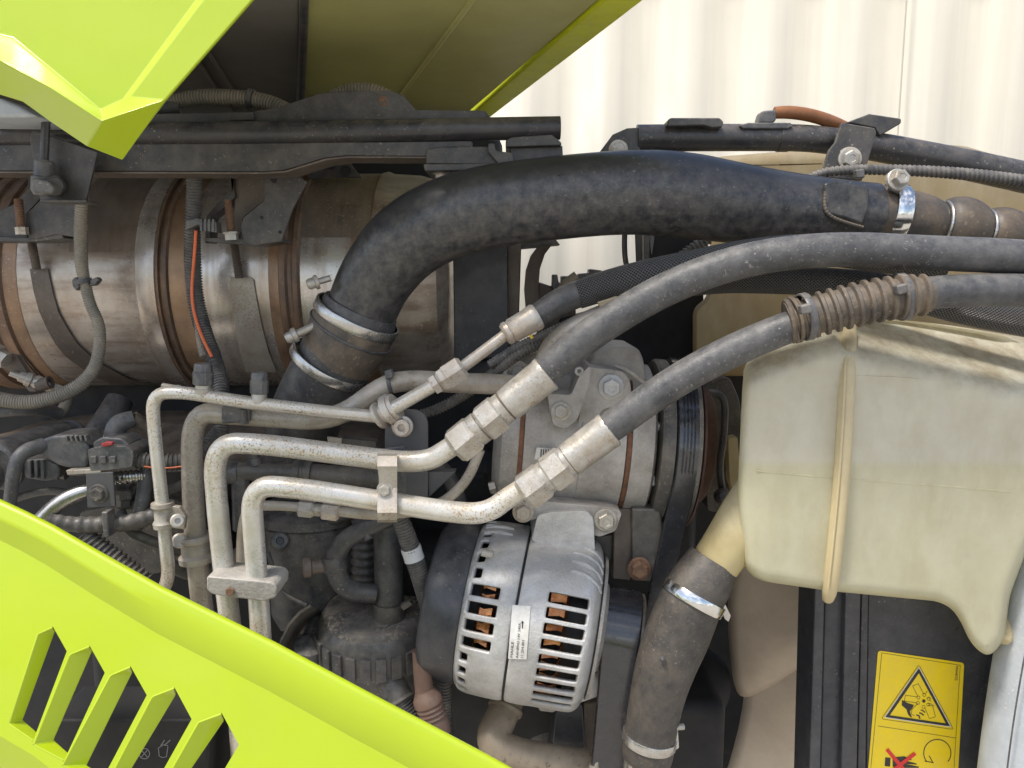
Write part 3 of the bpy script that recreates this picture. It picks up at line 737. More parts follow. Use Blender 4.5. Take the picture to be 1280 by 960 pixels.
c = tube('corrugated_conduit', [(243, 205, 1.10, 10), (243, 250, 1.10, 10), (240, 290, 1.105, 10), (241, 340, 1.12, 10.5), (245, 380, 1.12, 10.5), (256, 420, 1.11, 10.5), (268, 450, 1.10, 10.5), (277, 485, 1.06, 10.5), (278, 540, 1.04, 9.5), (268, 580, 1.04, 9)], 'conduit', ribs=(.0040, .15))
tag(c, 'black split corrugated conduit with orange wire down the front of the silencer', 'conduit')
tube('orange_wire', [(245, 288, 1.094, 2), (243, 320, 1.102, 2), (239, 365, 1.106, 2), (243, 395, 1.102, 2), (254, 425, 1.092, 2), (265, 446, 1.085, 2)], 'orange_wire', c, seg=8)
MB().plate([(232, 276), (247, 272), (253, 276), (270, 277), (271, 291), (254, 288), (248, 281), (232, 288)], 1.083, .02).build('cable_clip', 'plastic', c, bevel=.0015)
for k in range(4):
    MB().plate([(250 + k * 5, 274), (252.5 + k * 5, 274), (252.5 + k * 5, 289), (250 + k * 5, 289)], 1.081, .004).build('clip_rib', 'plastic', c)
c = tube('harness_branch', [(255, 446, 1.09, 5), (250, 430, 1.10, 4.5), (246, 400, 1.11, 4)], 'conduit_tan', ribs=(.0035, .14))
tag(c, 'thin tan conduit branch beside the split conduit', 'conduit')

# ------------------------------------------------------------------ charge air pipe and its couplings
def worm_clamp(parent, p0, p1, r, w, mt='steel_clamp', screw=None, name='hose_clamp', ell=1.0):
    """steel band round a hose; p0->p1 gives the hose axis, band centred on p0"""
    o, a, s, L = axis(p0, p1)
    m = MB().lathe(o - a * w * .5 * s, a, [(0, (r - 1) * s), (0, (r + 1.1) * s), (.8 * s, (r + 1.6) * s), ((w - .8) * s, (r + 1.6) * s), (w * s, (r + 1.1) * s), (w * s, (r - 1) * s)], 48, cap=False)
    b = m.build(name, mt, parent)
    if screw:
        for q in screw:
            m = MB()
            kind, P, Q, rad = q
            o2, a2, s2, L2 = axis(P, Q)
            if kind == 'screw':
                m.lathe(o2, a2, [(0, rad * .8 * s2), (0, rad * s2), (L2 * .35, rad * s2), (L2 * .36, rad * 1.5 * s2), (L2 * .48, rad * 1.5 * s2), (L2 * .5, rad * .75 * s2), (L2, rad * .75 * s2)], 6)
                m.build('clamp_screw', 'fitting', b)
            else:
                m.lathe(o2, a2, [(0, rad * s2), (L2, rad * s2)], 4)
                m.build('clamp_housing', 'steel_clamp', parent, bevel=.0012)
    return b

def charge_pipe():
    t = thing('charge_air_pipe', 'thick glossy black dusty charge air pipe arching across the engine', 'pipe', at(700, 290, 1.0))
    pa = path([(437, 420, 1.045, 43), (452, 388, 1.04, 43.5), (470, 345, 1.03, 46), (512, 294, 1.01, 50), (585, 262, 1.0, 51), (680, 249, .995, 51), (780, 240, .99, 51), (850, 243, .985, 53), (940, 258, .985, 48), (1040, 265, .985, 40), (1092, 268, .985, 38)], None, 10)
    MB().sweep(pa, 48, True).build('pipe', 'charge_black', t)
    # flattened weld patch near the right end
    MB().plate([(1030, 229), (1046, 224), (1088, 233), (1086, 262), (1078, 281), (1050, 272), (1032, 268)], .941, .03).build('weld_patch', 'charge_black', t, bevel=.004, seg=3)
    tube('weld_bead', [(1032, 232, .945, 2), (1030, 262, .941, 2.6), (1040, 272, .9395, 2.6), (1060, 279, .939, 2.4), (1079, 284, .940, 2)], 'rubber_tan', t, seg=8, ribs=(.004, .12))
    # drip at the underside
    MB().plate([(812, 284), (820, 283), (818, 300), (815, 318), (813, 300)], .985, .004).build('drip_nib', 'charge_black', t, bevel=.001)
    h = thing('coupling_hose', 'dusty black rubber coupling hose with two steel clamps below the charge pipe', 'hose', at(395, 480, 1.05))
    pa = path([(452, 384, 1.04, 47), (443, 405, 1.042, 52), (432, 428, 1.045, 51), (415, 458, 1.05, 46), (395, 490, 1.065, 45), (378, 530, 1.09, 44), (372, 600, 1.12, 44)], None, 8)
    MB().sweep(pa, 44, True).build('hose', 'rubber_dark', h)
    pa2 = path([(446, 399, 1.042, 52.5), (440, 412, 1.043, 53), (433, 426, 1.045, 52), (421, 449, 1.049, 48)], None, 8)
    MB().sweep(pa2, 44, False).build('dusty_cuff', 'rubber_tan', h)
    c1 = worm_clamp(h, (446, 397, 1.042), (452, 384, 1.04), 53.5, 13, 'steel_clamp')
    worm_clamp(h, (439, 414, 1.044), (445, 402, 1.042), 53.5, 3.5, 'rubber_dark', name='cuff_ridge')
    c2 = worm_clamp(h, (412, 455, 1.05), (420, 441, 1.047), 50, 12, 'steel_clamp')
    turned('clamp_screw', (384, 356, 1.0), (412, 348, 1.01), [(0, 5), (3, 7), (9, 7), (10, 9), (14, 9), (15, 4), (30, 4)], 'fitting', c1, seg=12)
    turned('clamp_screw', (357, 424, 1.0), (392, 408, 1.01), [(0, 5), (3, 7), (9, 7), (10, 9.5), (15, 9.5), (16, 5), (40, 5)], 'fitting', c2, seg=12)
    o, a, s, L = axis((412, 455, 1.05), (420, 441, 1.047))
    fr, w = frame(a)
    for k in range(12):
        th = R(100 + k * 6.5) if (fr * math.cos(R(90)) + w * math.sin(R(90))).x < 0 else R(-100 - k * 6.5)
        d = fr * math.cos(th) + w * math.sin(th)
        e = a.cross(d).normalized()
        c = o + d * 51.3 * s
        MB().prism([c + a * 4 * s + e * .0008, c + a * 4 * s - e * .0008, c - a * 4 * s - e * .0016, c - a * 4 * s], d * .0006).build('worm_slot', 'dark', c2)
charge_pipe()

def bellows():
    t = thing('bellows_hose', 'brown dusty rubber bellows hose with bright steel clamp at the right', 'hose', at(1180, 300, .985))
    Y = .985
    segs = [(1078, 1130, 37, 37, 36.5), (1130, 1174, 36.5, 36.5, 27), (1174, 1228, 27, 39, 24), (1228, 1279, 24, 34, 22), (1279, 1330, 22, 32, 22), (1330, 1382, 22, 31, 22), (1382, 1434, 22, 31, 22)]
    V = []
    for x0, x1, r0, pk, r1 in segs:
        for k in range(14):
            u = k / 14; x = x0 + (x1 - x0) * u
            base = r0 + (r1 - r0) * u
            r = base + (pk - base) * max(0, math.sin(math.pi * u ** .85)) ** .55 if pk > max(r0, r1) + 1 else r0 + (r1 - r0) * (u ** 2.6)
            y = 267 + (x - 1078) * .155
            V.append((at(x, y, Y), r * S(x, y, Y)))
    MB().sweep(V, 40).build('hose', 'rubber_bellows', t)
    for (x, y, r) in ((1174, 282, 29.5), (1228, 290.5, 27.5), (1279, 298.5, 25.5)):
        o, a, s, L = axis((x, y, Y), (x + 8, y + 1.4, Y))
        m = MB(); fr, w = frame(a)
        pa = []
        for k in range(41):
            th = 2 * math.pi * k / 40
            pa.append((o + (fr * math.cos(th) + w * math.sin(th)) * r * s, 2.2 * s))
        m.sweep(pa, 8, False).build('wire_ring', 'steel_clamp', t)
    worm_clamp(t, (1113, 269, Y), (1133, 272, Y), 38, 19, 'steel_bright')
    bolt('clamp_bolt', (1122, 225, Y - .035), 10.5, 12, 'fitting', t, ax=(.1, -1, .25))
    turned('clamp_lug', (1112, 228, Y - .03), (1128, 238, Y - .03), [(0, 6), (2, 7.5), (16, 7.5), (18, 6)], 'steel_clamp', t, seg=16)
bellows()

# ------------------------------------------------------------------ front frame tube with bracket
def front_tube():
    Y = 1.10
    t = thing('front_frame_tube', 'black dusty frame tube running above the charge pipe to the right', 'frame tube', at(950, 190, Y))
    tube('tube', [(796, 173, Y, 16.5), (880, 172, Y, 16.5), (1000, 172, Y, 16.3), (1040, 176, Y, 16.3), (1100, 184, Y, 17.5), (1200, 204, Y, 18.5), (1300, 226, Y, 19), (1600, 296, Y, 19)], 'black_paint', t, trim=.04, seg=28)
    MB().plate([(748, 192), (766, 168), (784, 160), (800, 159), (800, 190), (790, 194), (750, 196)], Y - .012, .02).build('end_lug', 'black_plate', t, bevel=.002)
    turned('pivot_bolt', (773, 187, Y - .010), (772, 187, Y - .03), [(0, 12), (5, 12), (5.5, 9), (12, 8.5), (13, 6), (13, 0)], 'rusty_fitting', t, seg=24)
    MB().plate([(835, 150), (838, 147), (900, 147), (905, 152), (903, 159), (890, 160), (880, 157), (834, 158)], Y - .03, .05).build('weld_pad', 'black_plate', t, bevel=.003)
    turned('sleeve', (972, 172, Y), (985, 172, Y), [(0, 16.4), (0, 17.4), (13, 17.4), (13, 16.4)], 'black_paint', t)
    b = MB().plate([(1052, 153), (1094, 160), (1096, 166), (1084, 206), (1078, 226), (1032, 222), (1028, 214), (1036, 188), (1044, 178)], Y - .034, .006).build('bracket_plate', 'black_plate', t, bevel=.0015)
    MB().plate([(1058, 153), (1087, 142), (1127, 148), (1127, 154), (1100, 170), (1094, 160)], Y - .02, .03).build('bracket_wing', 'black_plate', t, bevel=.002)
    bolt('bracket_bolt', (1062, 199, Y - .036), 10.5, 8, 'fitting', t)
    turned('bolt_washer', (1061, 199, Y - .035), (1061, 199, Y - .045), [(0, 15), (2, 15), (2.4, 13)], 'rusty_fitting', t)
    MB().plate([(924, 156), (936, 153), (985, 153), (992, 158), (985, 161), (928, 161)], Y - .02, .04).build('sensor_foot', 'plastic', t, bevel=.002)
    s = thing('hose_barb', 'black barbed connector with orange brown tube on the frame tube', 'connector', at(965, 156, Y))
    MB().plate([(953, 138), (971, 137), (971, 150), (966, 154), (949, 154), (950, 147)], Y - .015, .025).build('barb_body', 'plastic', s, bevel=.003)
    tube('orange_tube', [(968, 141, Y - .004, 7.2), (985, 140, Y - .004, 8), (1010, 143, Y - .004, 8), (1040, 152, Y, 8), (1075, 170, Y + .02, 8)], 'orange_tube', s)
    c = tube('corrugated_conduit', [(1005, 224, 1.03, 5), (1030, 215, 1.03, 6.2), (1065, 212, 1.03, 6.6), (1110, 212, 1.03, 6.8), (1180, 215, 1.03, 7.4), (1240, 221, 1.03, 8), (1320, 232, 1.03, 8.4), (1560, 290, 1.05, 8.4)], 'conduit', ribs=(.0062, .18))
    tag(c, 'thin black corrugated conduit tied below the frame tube on the right', 'conduit')
    MB().plate([(1070, 212), (1081, 211), (1082, 222), (1071, 223)], 1.015, .014).build('cable_tie', 'plastic', c, bevel=.002)
front_tube()

# ------------------------------------------------------------------ translucent tanks
def loft(m, rings, cap0=True, cap1=True):
    n = len(rings[0]); v = []; f = []
    for r in rings: v += r
    for i in range(len(rings) - 1):
        for j in range(n):
            k = (j + 1) % n
            f.append([i * n + j, i * n + k, (i + 1) * n + k, (i + 1) * n + j])
    if cap0: f.append(list(range(n)))
    if cap1: f.append([(len(rings) - 1) * n + j for j in range(n)])
    return m.add(v, f)
def rounded(poly, r, k=5):
    """round polygon corners (pixel space outline); each vertex may carry its own radius"""
    out = []; n = len(poly)
    for i in range(n):
        b = Vector(poly[i][:2]); a = Vector(poly[i - 1][:2]); c = Vector(poly[(i + 1) % n][:2])
        rr = poly[i][2] if len(poly[i]) > 2 else r
        la = (a - b).length; lc = (c - b).length
        ta = min(rr, la * .48); tc = min(rr, lc * .48)
        p0 = b.lerp(a, ta / la); p1 = b.lerp(c, tc / lc)
        for j in range(k + 1):
            t = j / k
            p = p0 * (1 - t) ** 2 + b * 2 * t * (1 - t) + p1 * t * t
            out.append((p.x, p.y))
    return out
def inset(poly, d):
    """shrink a closed pixel outline towards the inside by d px along its local normals"""
    n = len(poly); out = []
    area = sum(poly[i - 1][0] * poly[i][1] - poly[i][0] * poly[i - 1][1] for i in range(n))
    sg = 1 if area > 0 else -1
    for i in range(n):
        a, b, c = Vector(poly[i - 1]), Vector(poly[i]), Vector(poly[(i + 1) % n])
        t = (c - a)
        if t.length < 1e-6: t = Vector((1, 0))
        t.normalize()
        nn = Vector((-t.y, t.x)) * sg
        out.append(tuple(b + nn * d))
    return out
def cap_fill(mb, outline, step, fn):
    from mathutils.geometry import delaunay_2d_cdt
    n = len(outline)
    vv = [Vector(p) for p in outline]
    def inside(x, y):
        c = False
        for i in range(n):
            x1, y1 = outline[i - 1]; x2, y2 = outline[i]
            if (y1 > y) != (y2 > y) and x < (x2 - x1) * (y - y1) / (y2 - y1) + x1: c = not c
        return c
    xs = [p[0] for p in outline]; ys = [p[1] for p in outline]
    y = min(ys) + step
    while y < max(ys):
        x = min(xs) + step
        while x < max(xs):
            if inside(x, y) and min((Vector((x, y)) - Vector(q)).length for q in outline) > step * .35: vv.append(Vector((x, y)))
            x += step
        y += step
    r = delaunay_2d_cdt(vv, [(i, (i + 1) % n) for i in range(n)], [], 1, 1e-4)
    mb.add([fn(p.x, p.y) for p in r[0]], [list(f) for f in r[2]])
def tank():
    t = thing('coolant_tank', 'translucent yellowish plastic coolant tank with vertical moulded seam on the right', 'tank', at(1080, 760, .95))
    out = rounded([(930, 456, 34), (1060, 398, 26), (1175, 404, 40), (1330, 430, 40), (1330, 560, 20), (1283, 690, 30), (1262, 745, 14), (1256, 800, 12), (1236, 823, 14), (1214, 806, 16), (1196, 766, 22), (1176, 752, 14), (1040, 739, 10), (948, 726, 20), (932, 712, 10), (922, 640, 20)], 14, 5)
    rings = []
    for d, Y in ((40, .866), (26, .8655), (14, .868), (6, .875), (1.5, .886), (0, .90), (0, .98), (2, 1.02), (8, 1.04)):
        rings.append([at(x, y, Y) for x, y in inset(out, d * .45)])
    # upper shoulder leans back above a moulded crease
    def lean(x, y, Y, k=1):
        yc = 478 - (x - 935) * .40 if x < 1055 else 440 + (x - 1060) * .22
        q = max(0, (yc - y) / 50)
        q2 = max(0, (955 - x) / 30) * .5
        return at(x, y, Y) + Vector((0, (.085 * min(q, 1.6) + .012 * q2) * k, 0))
    rings = []
    for (d, Y), k in zip(((40, .866), (26, .8655), (14, .868), (6, .875), (1.5, .886), (0, .90), (0, .98), (2, 1.02), (8, 1.04)), (1, 1, .98, .9, .75, .55, 0, 0, 0)):
        rings.append([lean(x, y, Y, k) for x, y in inset(out, d * .45)])
    mb = loft(MB(), rings, cap0=False)
    fo = inset(out, 40 * .45)
    cap_fill(mb, fo, 12, lambda x, y: lean(x, y, .866, 1))
    mb.build('shell', 'tank', t, sharp=60, weld=1e-4)
    # moulded seam
    rib = path([(1062, 408, .905, 8), (1061, 425, .888, 9.5), (1059, 450, .872, 10), (1058, 500, .863, 10), (1052, 600, .862, 10), (1042, 700, .862, 10), (1037, 738, .868, 9.5), (1035, 748, .88, 7)], None, 6)
    MB().sweep(rib, 14).build('moulded_seam', 'tank_rib', t)
    rib2 = path([(1059, 425, .881, 1.4), (1056.5, 450, .863, 1.6), (1055, 500, .854, 1.6), (1049, 600, .853, 1.6), (1039, 700, .853, 1.6), (1035, 735, .858, 1.6)], None, 6)
    MB().sweep(rib2, 8).build('seam_ridge', 'tank_rib', t)
    for pts in ([(1070, 470, .8668, 1.5), (1110, 471, .8668, 1.5), (1148, 474, .8668, 1.5)], [(945, 588, .8670, 1.6), (980, 592, .8670, 1.6), (1040, 597, .8670, 1.6)], [(1064, 599, .8670, 1.6), (1160, 606, .8670, 1.6), (1265, 615, .8670, 1.6)]):
        MB().sweep(path(pts, None, 3), 8).build('mould_line', 'tank', t)
    # outlet neck, lower left
    turned('outlet_neck', (972, 590, .912), (882, 722, .905), [(-10, 10), (6, 30), (20, 35), (70, 34), (110, 31), (156, 29), (162, 25)], 'tank_neck', t, seg=36)
    turned('corner_foot', (1256, 786, .90), (1254, 800, .89), [(-10, 9), (0, 10), (14, 10), (18, 7), (18, 0)], 'tank_rib', t, seg=16)
    r = thing('rear_tank', 'amber beige plastic tank behind the bellows hose at the upper right', 'tank', at(1080, 400, 1.25))
    out = rounded([(866, 470, 20), (866, 385, 10), (884, 372, 10), (893, 196, 10), (1010, 187, 6), (1150, 188, 10), (1178, 181, 8), (1205, 182, 10), (1245, 194, 20), (1400, 240, 30), (1400, 470, 20)], 10, 4)
    rings = [[at(x, y, Y) for x, y in inset(out, d)] for d, Y in ((14, 1.178), (5, 1.180), (1, 1.188), (0, 1.20), (0, 1.40), (8, 1.42))]
    loft(MB(), rings).build('shell', 'tank_rear', r, sharp=50)
    turned('side_flange', (866, 416, 1.19), (930, 414, 1.19), [(0, 1.5), (64, 1.5)], 'tank_rear', r, seg=8)
tank()

# ------------------------------------------------------------------ lower radiator hose
def lower_hose():
    t = thing('radiator_hose', 'thick brown dusted rubber hose leading down from the tank outlet', 'hose', at(800, 960, .9))
    pa = path([(893, 700, .908, 32), (880, 722, .905, 37), (866, 745, .90, 38), (848, 790, .905, 40), (832, 830, .90, 37), (820, 875, .90, 33), (813, 915, .90, 32), (809, 944, .90, 32), (806, 952, .90, 29)], None, 8)
    MB().sweep(pa, 40).build('hose', 'rubber_brown', t)
    worm_clamp(t, (867, 747, .90), (880, 722, .905), 38.5, 14, 'steel_bright')
    worm_clamp(t, (812, 922, .90), (817, 895, .90), 32.5, 12, 'steel_clamp')
    MB().plate([(896, 748), (902, 746), (914, 770), (911, 778), (906, 774)], .90, .012).build('clamp_tail', 'steel_clamp', t, bevel=.001)
    MB().plate([(840, 906), (847, 902), (849, 935), (845, 938)], .89, .012).build('clamp_tail', 'steel_clamp', t, bevel=.001)
    turned('clamp_screw', (838, 910, .885), (856, 908, .89), [(0, 5), (8, 5), (9, 3.5), (18, 4)], 'fitting', t, seg=8)
    turned('mould_nib', (828, 824, .865), (828, 824, .855), [(0, 4), (4, 3), (7, 1)], 'rubber', t, seg=10)
    turned('steel_stub', (808, 940, .90), (800, 1010, .90), [(0, 26), (80, 26)], 'steel_clamp', t, seg=28)
lower_hose()

# ------------------------------------------------------------------ refrigerant and hydraulic hoses to the right
def hoses():
    a = thing('hydraulic_hose', 'upper thick grey rubber hose sweeping right above the coolant tank', 'hose', at(870, 360, .85))
    tube('hose', [(660, 486, .873, 16), (684, 463, .872, 18), (696, 453, .87, 20.5), (740, 415, .865, 21), (830, 360, .855, 21.5), (930, 323, .845, 21.5), (1040, 310, .835, 21.5), (1160, 316, .825, 21.5), (1300, 322, .82, 22), (1560, 350, .84, 22), (1700, 420, .9, 22)], 'rubber', a, seg=28, step=9)
    fit(a, [(552, 573), (688, 463)], .874, True)
    b = thing('hydraulic_hose', 'lower thick grey rubber hose with ribbed sleeve resting on the tank', 'hose', at(900, 450, .84))
    tube('hose', [(730, 560, .863, 16), (752, 543, .862, 17.5), (766, 532, .86, 20), (830, 485, .853, 20.5), (900, 445, .845, 21), (985, 408, .832, 20), (1070, 382, .82, 20), (1150, 366, .815, 20.5), (1230, 362, .812, 21), (1310, 364, .81, 21), (1540, 385, .83, 21), (1700, 450, .9, 21)], 'rubber', b, seg=28, step=9)
    fit(b, [(640, 628), (758, 540)], .864, False)
    # split ribbed sleeve
    pa = path([(987, 404, .832, 27), (1012, 396, .828, 28), (1070, 380, .82, 28.5), (1120, 371, .817, 28), (1163, 368, .815, 26)], None, 9)
    q = resample(pa, .0016); out = []
    for i, (p, r) in enumerate(q):
        ph = (i % 7) / 7
        bumpy = 1.0 if ph < .36 else .84
        out.append((p, r * bumpy))
    MB().sweep(out, 30).build('ribbed_sleeve', 'rubber_tan', b)
    turned('sleeve_end', (984, 402, .831), (994, 400, .83), [(0, 20), (0, 27), (3, 29), (6, 27), (6, 20)], 'rubber_tan', b)
    turned('sleeve_end', (991, 400, .830), (999, 398, .83), [(0, 20), (0, 28), (3, 30), (6, 28), (6, 20)], 'rubber_tan', b)
    for x, y in ((1007, 396), (1127, 371)):
        worm_clamp(b, (x, y, .822), (x + 16, y - 3, .822), 28.5, 9, 'plastic', name='cable_tie')
        MB().plate([(x - 6, y - 14), (x + 8, y - 17), (x + 10, y - 5), (x - 4, y - 2)], .787, .012).build('tie_head', 'plastic', b, bevel=.002)
def fit(t, ends, Y, big):
    (x0, y0), (x1, y1) = ends
    d = Vector((x1 - x0, y1 - y0)); L = d.length; d /= L
    P = lambda s: (x0 + d.x * s, y0 + d.y * s, Y)
    k = L / 175.0
    def part(name, s0, s1, prof, seg=36, mt='fitting'):
        turned(name, P(s0), P(s1), prof, mt, t, seg=seg, sharp=28)
    part('swivel_nut', 20 * k, 60 * k, [(0, 20), (5, 25), (30, 25), (34, 22)], 6)
    part('thread_ring', 52 * k, 72 * k, [(0, 20), (3, 21), (12, 21), (13, 18), (16, 18)], 36)
    part('hex_nut', 66 * k, 100 * k, [(0, 23), (3, 25.5), (26, 25.5), (30, 21)], 6)
    part('collar', 94 * k, 110 * k, [(0, 19), (0, 21), (9, 21), (10, 17), (14, 17)], 36)
    part('crimp_sleeve', 104 * k, 168 * k, [(0, 19), (2, 22), (30, 22.5), (58, 23), (62, 24), (65, 23.6), (66, 21), (66, 15)], 14)
hoses()

def braided():
    Y = .935
    t = thing('braided_hose', 'hose in black braided mesh sleeve passing under the upper grey hose', 'hose', at(800, 350, Y))
    tube('hose', [(655, 405, .925, 13), (672, 394, .93, 15), (700, 376, .935, 17), (730, 365, .94, 17), (760, 355, .94, 16)], 'rubber_dark', t, seg=24)
    tube('braided_sleeve', [(722, 369, .938, 17.5), (750, 359, .94, 19), (800, 346, .93, 20), (860, 333, .92, 19.5), (930, 318, .91, 19), (1000, 309, .905, 18), (1080, 318, .90, 20), (1180, 330, .89, 20)], 'braid', t, seg=32, step=12)
    # crimp and steel tube
    turned('crimp_sleeve', (630, 419, .92), (672, 395, .926), [(0, 12), (3, 15), (8, 15), (9, 13.5), (12, 15.5), (34, 16), (40, 17), (46, 17.5), (49, 16), (49, 12)], 'rusty_fitting', t, seg=28)
    turned('steel_tube', (578, 459, .915), (634, 417, .92), [(0, 7.5), (72, 7.5)], 'rusty_fitting', t, seg=20)
    turned('hex_nut', (556, 473, .912), (582, 456, .915), [(0, 10), (0, 15), (3, 17), (24, 17), (28, 13)], 'rusty_fitting', t, seg=6, sharp=28)
    turned('back_nut', (540, 483, .91), (560, 470, .912), [(0, 9), (1, 13), (9, 13.5), (10, 11), (14, 15), (20, 15)], 'rusty_fitting', t, seg=6, sharp=28)
    turned('steel_tube', (482, 516, .913), (545, 480, .91), [(0, 8.5), (72, 8.5)], 'zinc', t, seg=20)
    u = thing('mesh_sleeve', 'second braided mesh sleeve half hidden under the ribbed hose', 'sleeve', at(1100, 370, .93))
    tube('braided_sleeve', [(835, 366, .97, 8), (900, 352, .96, 14), (960, 350, .95, 17), (1040, 352, .93, 18), (1120, 362, .92, 19), (1200, 388, .91, 18), (1310, 408, .90, 18), (1500, 450, .95, 18)], 'braid', u, seg=28, step=12)
    p = thing('return_tube', 'pale dusty bent tube with tan tag behind the upper grey hose', 'tube', at(720, 410, .93))
    tube('tube', [(664, 492, .955, 12), (680, 450, .95, 12), (694, 424, .945, 13), (730, 402, .94, 13), (790, 380, .94, 13), (850, 352, .93, 12)], 'zinc_dull', p, seg=20)
    MB().plate([(747, 378), (772, 370), (778, 380), (754, 390)], .91, .012).build('tag', 'tag_tan', p, bevel=.0015)
braided()

# ------------------------------------------------------------------ bent steel lines
def lines():
    # four main pipes
    p = thing('steel_pipe', 'thin steel refrigerant pipe with two black capped service ports', 'pipe', at(205, 700, .93))
    Y = .93
    tube('pipe', [(190, 760, Y + .02, 8), (212, 725, Y + .01, 8), (207, 680, Y, 8), (203, 630, Y, 8), (193, 540, Y, 8), (190, 492, Y, 8.2), (228, 490, Y, 8.3), (300, 502, Y, 8.3), (400, 514, Y, 8.2), (474, 521, Y, 8)], 'zinc', p, trim=.022, seg=20)
    turned('rubber_grommet', (203, 628, Y), (206, 662, Y), [(0, 10), (0, 13.5), (5, 14), (8, 11), (22, 11), (26, 13.5), (32, 13), (33, 10)], 'zinc_dull', p, seg=24)
    turned('clamp_ear', (222, 651, Y - .012), (222, 651, Y - .03), [(0, 9), (6, 9), (8, 7), (8, 3.5), (3, 3.2), (3, 0)], 'rusty_fitting', p, seg=20)
    MB().plate([(210, 632), (224, 634), (232, 646), (230, 662), (214, 660), (210, 650)], Y - .004, .008).build('clamp_tab', 'zinc_dull', p, bevel=.001)
    for x, y in ((254, 492), (324, 503)):
        sx = 1.0 if x < 300 else .9
        o = turned('service_port', (x, y, Y), (x, y - 30, Y), [(0, 10 * sx), (6, 11 * sx), (7, 9.5), (14, 9.5)], 'fitting', p, seg=20)
        turned('port_cap', (x, y - 11, Y), (x, y - 40, Y), [(0, 11.2 * sx), (1, 12.4 * sx), (16, 12.4 * sx), (17, 11.2 * sx), (25, 11 * sx), (27, 9.5 * sx), (27, 0)], 'plastic', o, seg=10)
    turned('branch_stub', (202, 482, Y + .012), (240, 490, Y + .012), [(0, 2), (1, 4), (18, 4.5), (19, 5.5), (24, 5.5), (25, 4.5), (40, 4.5)], 'zinc_dull', p, seg=12)

    p = thing('steel_pipe', 'thick dull steel pipe from the lower clamp up to the compressor', 'pipe', at(250, 740, .97))
    Y = .97
    tube('pipe', [(258, 800, Y, 12.8), (246, 700, Y, 13), (240, 600, Y, 13), (240, 515, Y, 13), (290, 518, Y, 13), (420, 527, Y, 13), (480, 480, Y, 13), (515, 475, Y, 13), (560, 478, Y, 13), (690, 483, Y + .03, 13)], 'zinc_dull', p, trim=.045, seg=24)
    turned('rubber_grommet', (243, 668, Y), (247, 708, Y), [(0, 14), (0, 20), (4, 22), (8, 21), (9, 17), (24, 17.5), (28, 21.5), (35, 21), (36, 14)], 'zinc_dull', p, seg=28)
    turned('clamp_ear', (225, 676, Y - .012), (223, 676, Y - .03), [(0, 9), (7, 9.5), (9, 7), (9, 0)], 'rusty_fitting', p, seg=20)
    MB().plate([(276, 508), (296, 504), (312, 506), (312, 528), (276, 530)], Y - .020, .012).build('twin_clip', 'plastic', p, bevel=.003)
    turned('clip_bolt', (304, 512, Y - .022), (305, 528, Y - .022), [(0, 4), (14, 4), (15, 6), (18, 6)], 'dark_metal', p, seg=12)
    worm_clamp(p, (488, 478, Y), (505, 475, Y), 13.4, 5, 'plastic', name='cable_tie')
    MB().plate([(480, 464), (489, 462), (491, 472), (482, 474)], Y - .02, .012).build('tie_head', 'plastic', p, bevel=.001)

    p = thing('steel_pipe', 'upper bright steel pipe bending right to the upper hose fitting', 'pipe', at(285, 770, .885))
    Y = .885
    tube('pipe', [(306, 1010, Y, 12.5), (294, 830, Y, 12.5), (283, 740, Y, 12.8), (272, 640, Y, 13), (266, 553, Y, 13.2), (330, 555, Y, 13.2), (420, 567, Y, 13.2), (528, 581, Y - .003, 13.5), (562, 560, Y - .006, 13), (592, 540, Y - .01, 13)], 'zinc', p, trim=.05, seg=28, step=10)
    p = thing('steel_pipe', 'lower bright steel pipe bending right to the lower hose fitting', 'pipe', at(320, 780, .865))
    Y = .865
    tube('pipe', [(328, 830, Y, 12.6), (323, 740, Y, 12.8), (318, 680, Y, 13), (313, 606, Y, 13.2), (372, 610, Y, 13.2), (450, 622, Y, 13.2), (560, 640, Y, 13.6), (608, 643, Y, 13.6), (640, 618, Y, 13.2), (680, 596, Y, 13)], 'zinc', p, trim=.05, seg=28, step=10)

    c = thing('twin_pipe_clamp', 'cast double clamp block round the two bright vertical pipes', 'clamp', at(300, 750, .87))
    MB().plate(rounded([(258, 720), (300, 724), (340, 728), (346, 734), (345, 747), (330, 752), (288, 747), (264, 743), (258, 737)], 3, 2), .848, .05).build('block', 'cast', c, bevel=.003, seg=3)
    bolt('bolt', (288, 739, .847), 6, 3, 'rust', c, washer=False)
    c = thing('strap_clamp', 'flat steel strap clamp with bolt joining the two bright horizontal pipes', 'clamp', at(484, 650, .86))
    prof = [(567, .868), (570, .853), (583, .846), (596, .850), (610, .853), (625, .848), (641, .840), (650, .845), (653, .860)]
    v = []; f = []
    for y, Yq in prof:
        xl = 471.5 + (2 if 590 < y < 625 else 0); xr = 496.5
        v += [at(xl, y, Yq), at(xr, y, Yq), at(xl, y, Yq + .004), at(xr, y, Yq + .004)]
    for i in range(len(prof) - 1):
        b0, b1 = 4 * i, 4 * i + 4
        f += [[b0, b0 + 1, b1 + 1, b1], [b0 + 2, b1 + 2, b1 + 3, b0 + 3], [b0, b1, b1 + 2, b0 + 2], [b0 + 1, b0 + 3, b1 + 3, b1 + 1]]
    f += [[0, 2, 3, 1], [4 * len(prof) - 4, 4 * len(prof) - 3, 4 * len(prof) - 1, 4 * len(prof) - 2]]
    MB().add(v, f).build('strap', 'zinc_dull', c, bevel=.001, sharp=60)
    bolt('bolt', (481, 612, .853), 7.5, 7, 'fitting', c)
    b = thing('pipe_bracket', 'grey painted flat bracket plate behind the strap clamp', 'bracket', at(508, 610, .93))
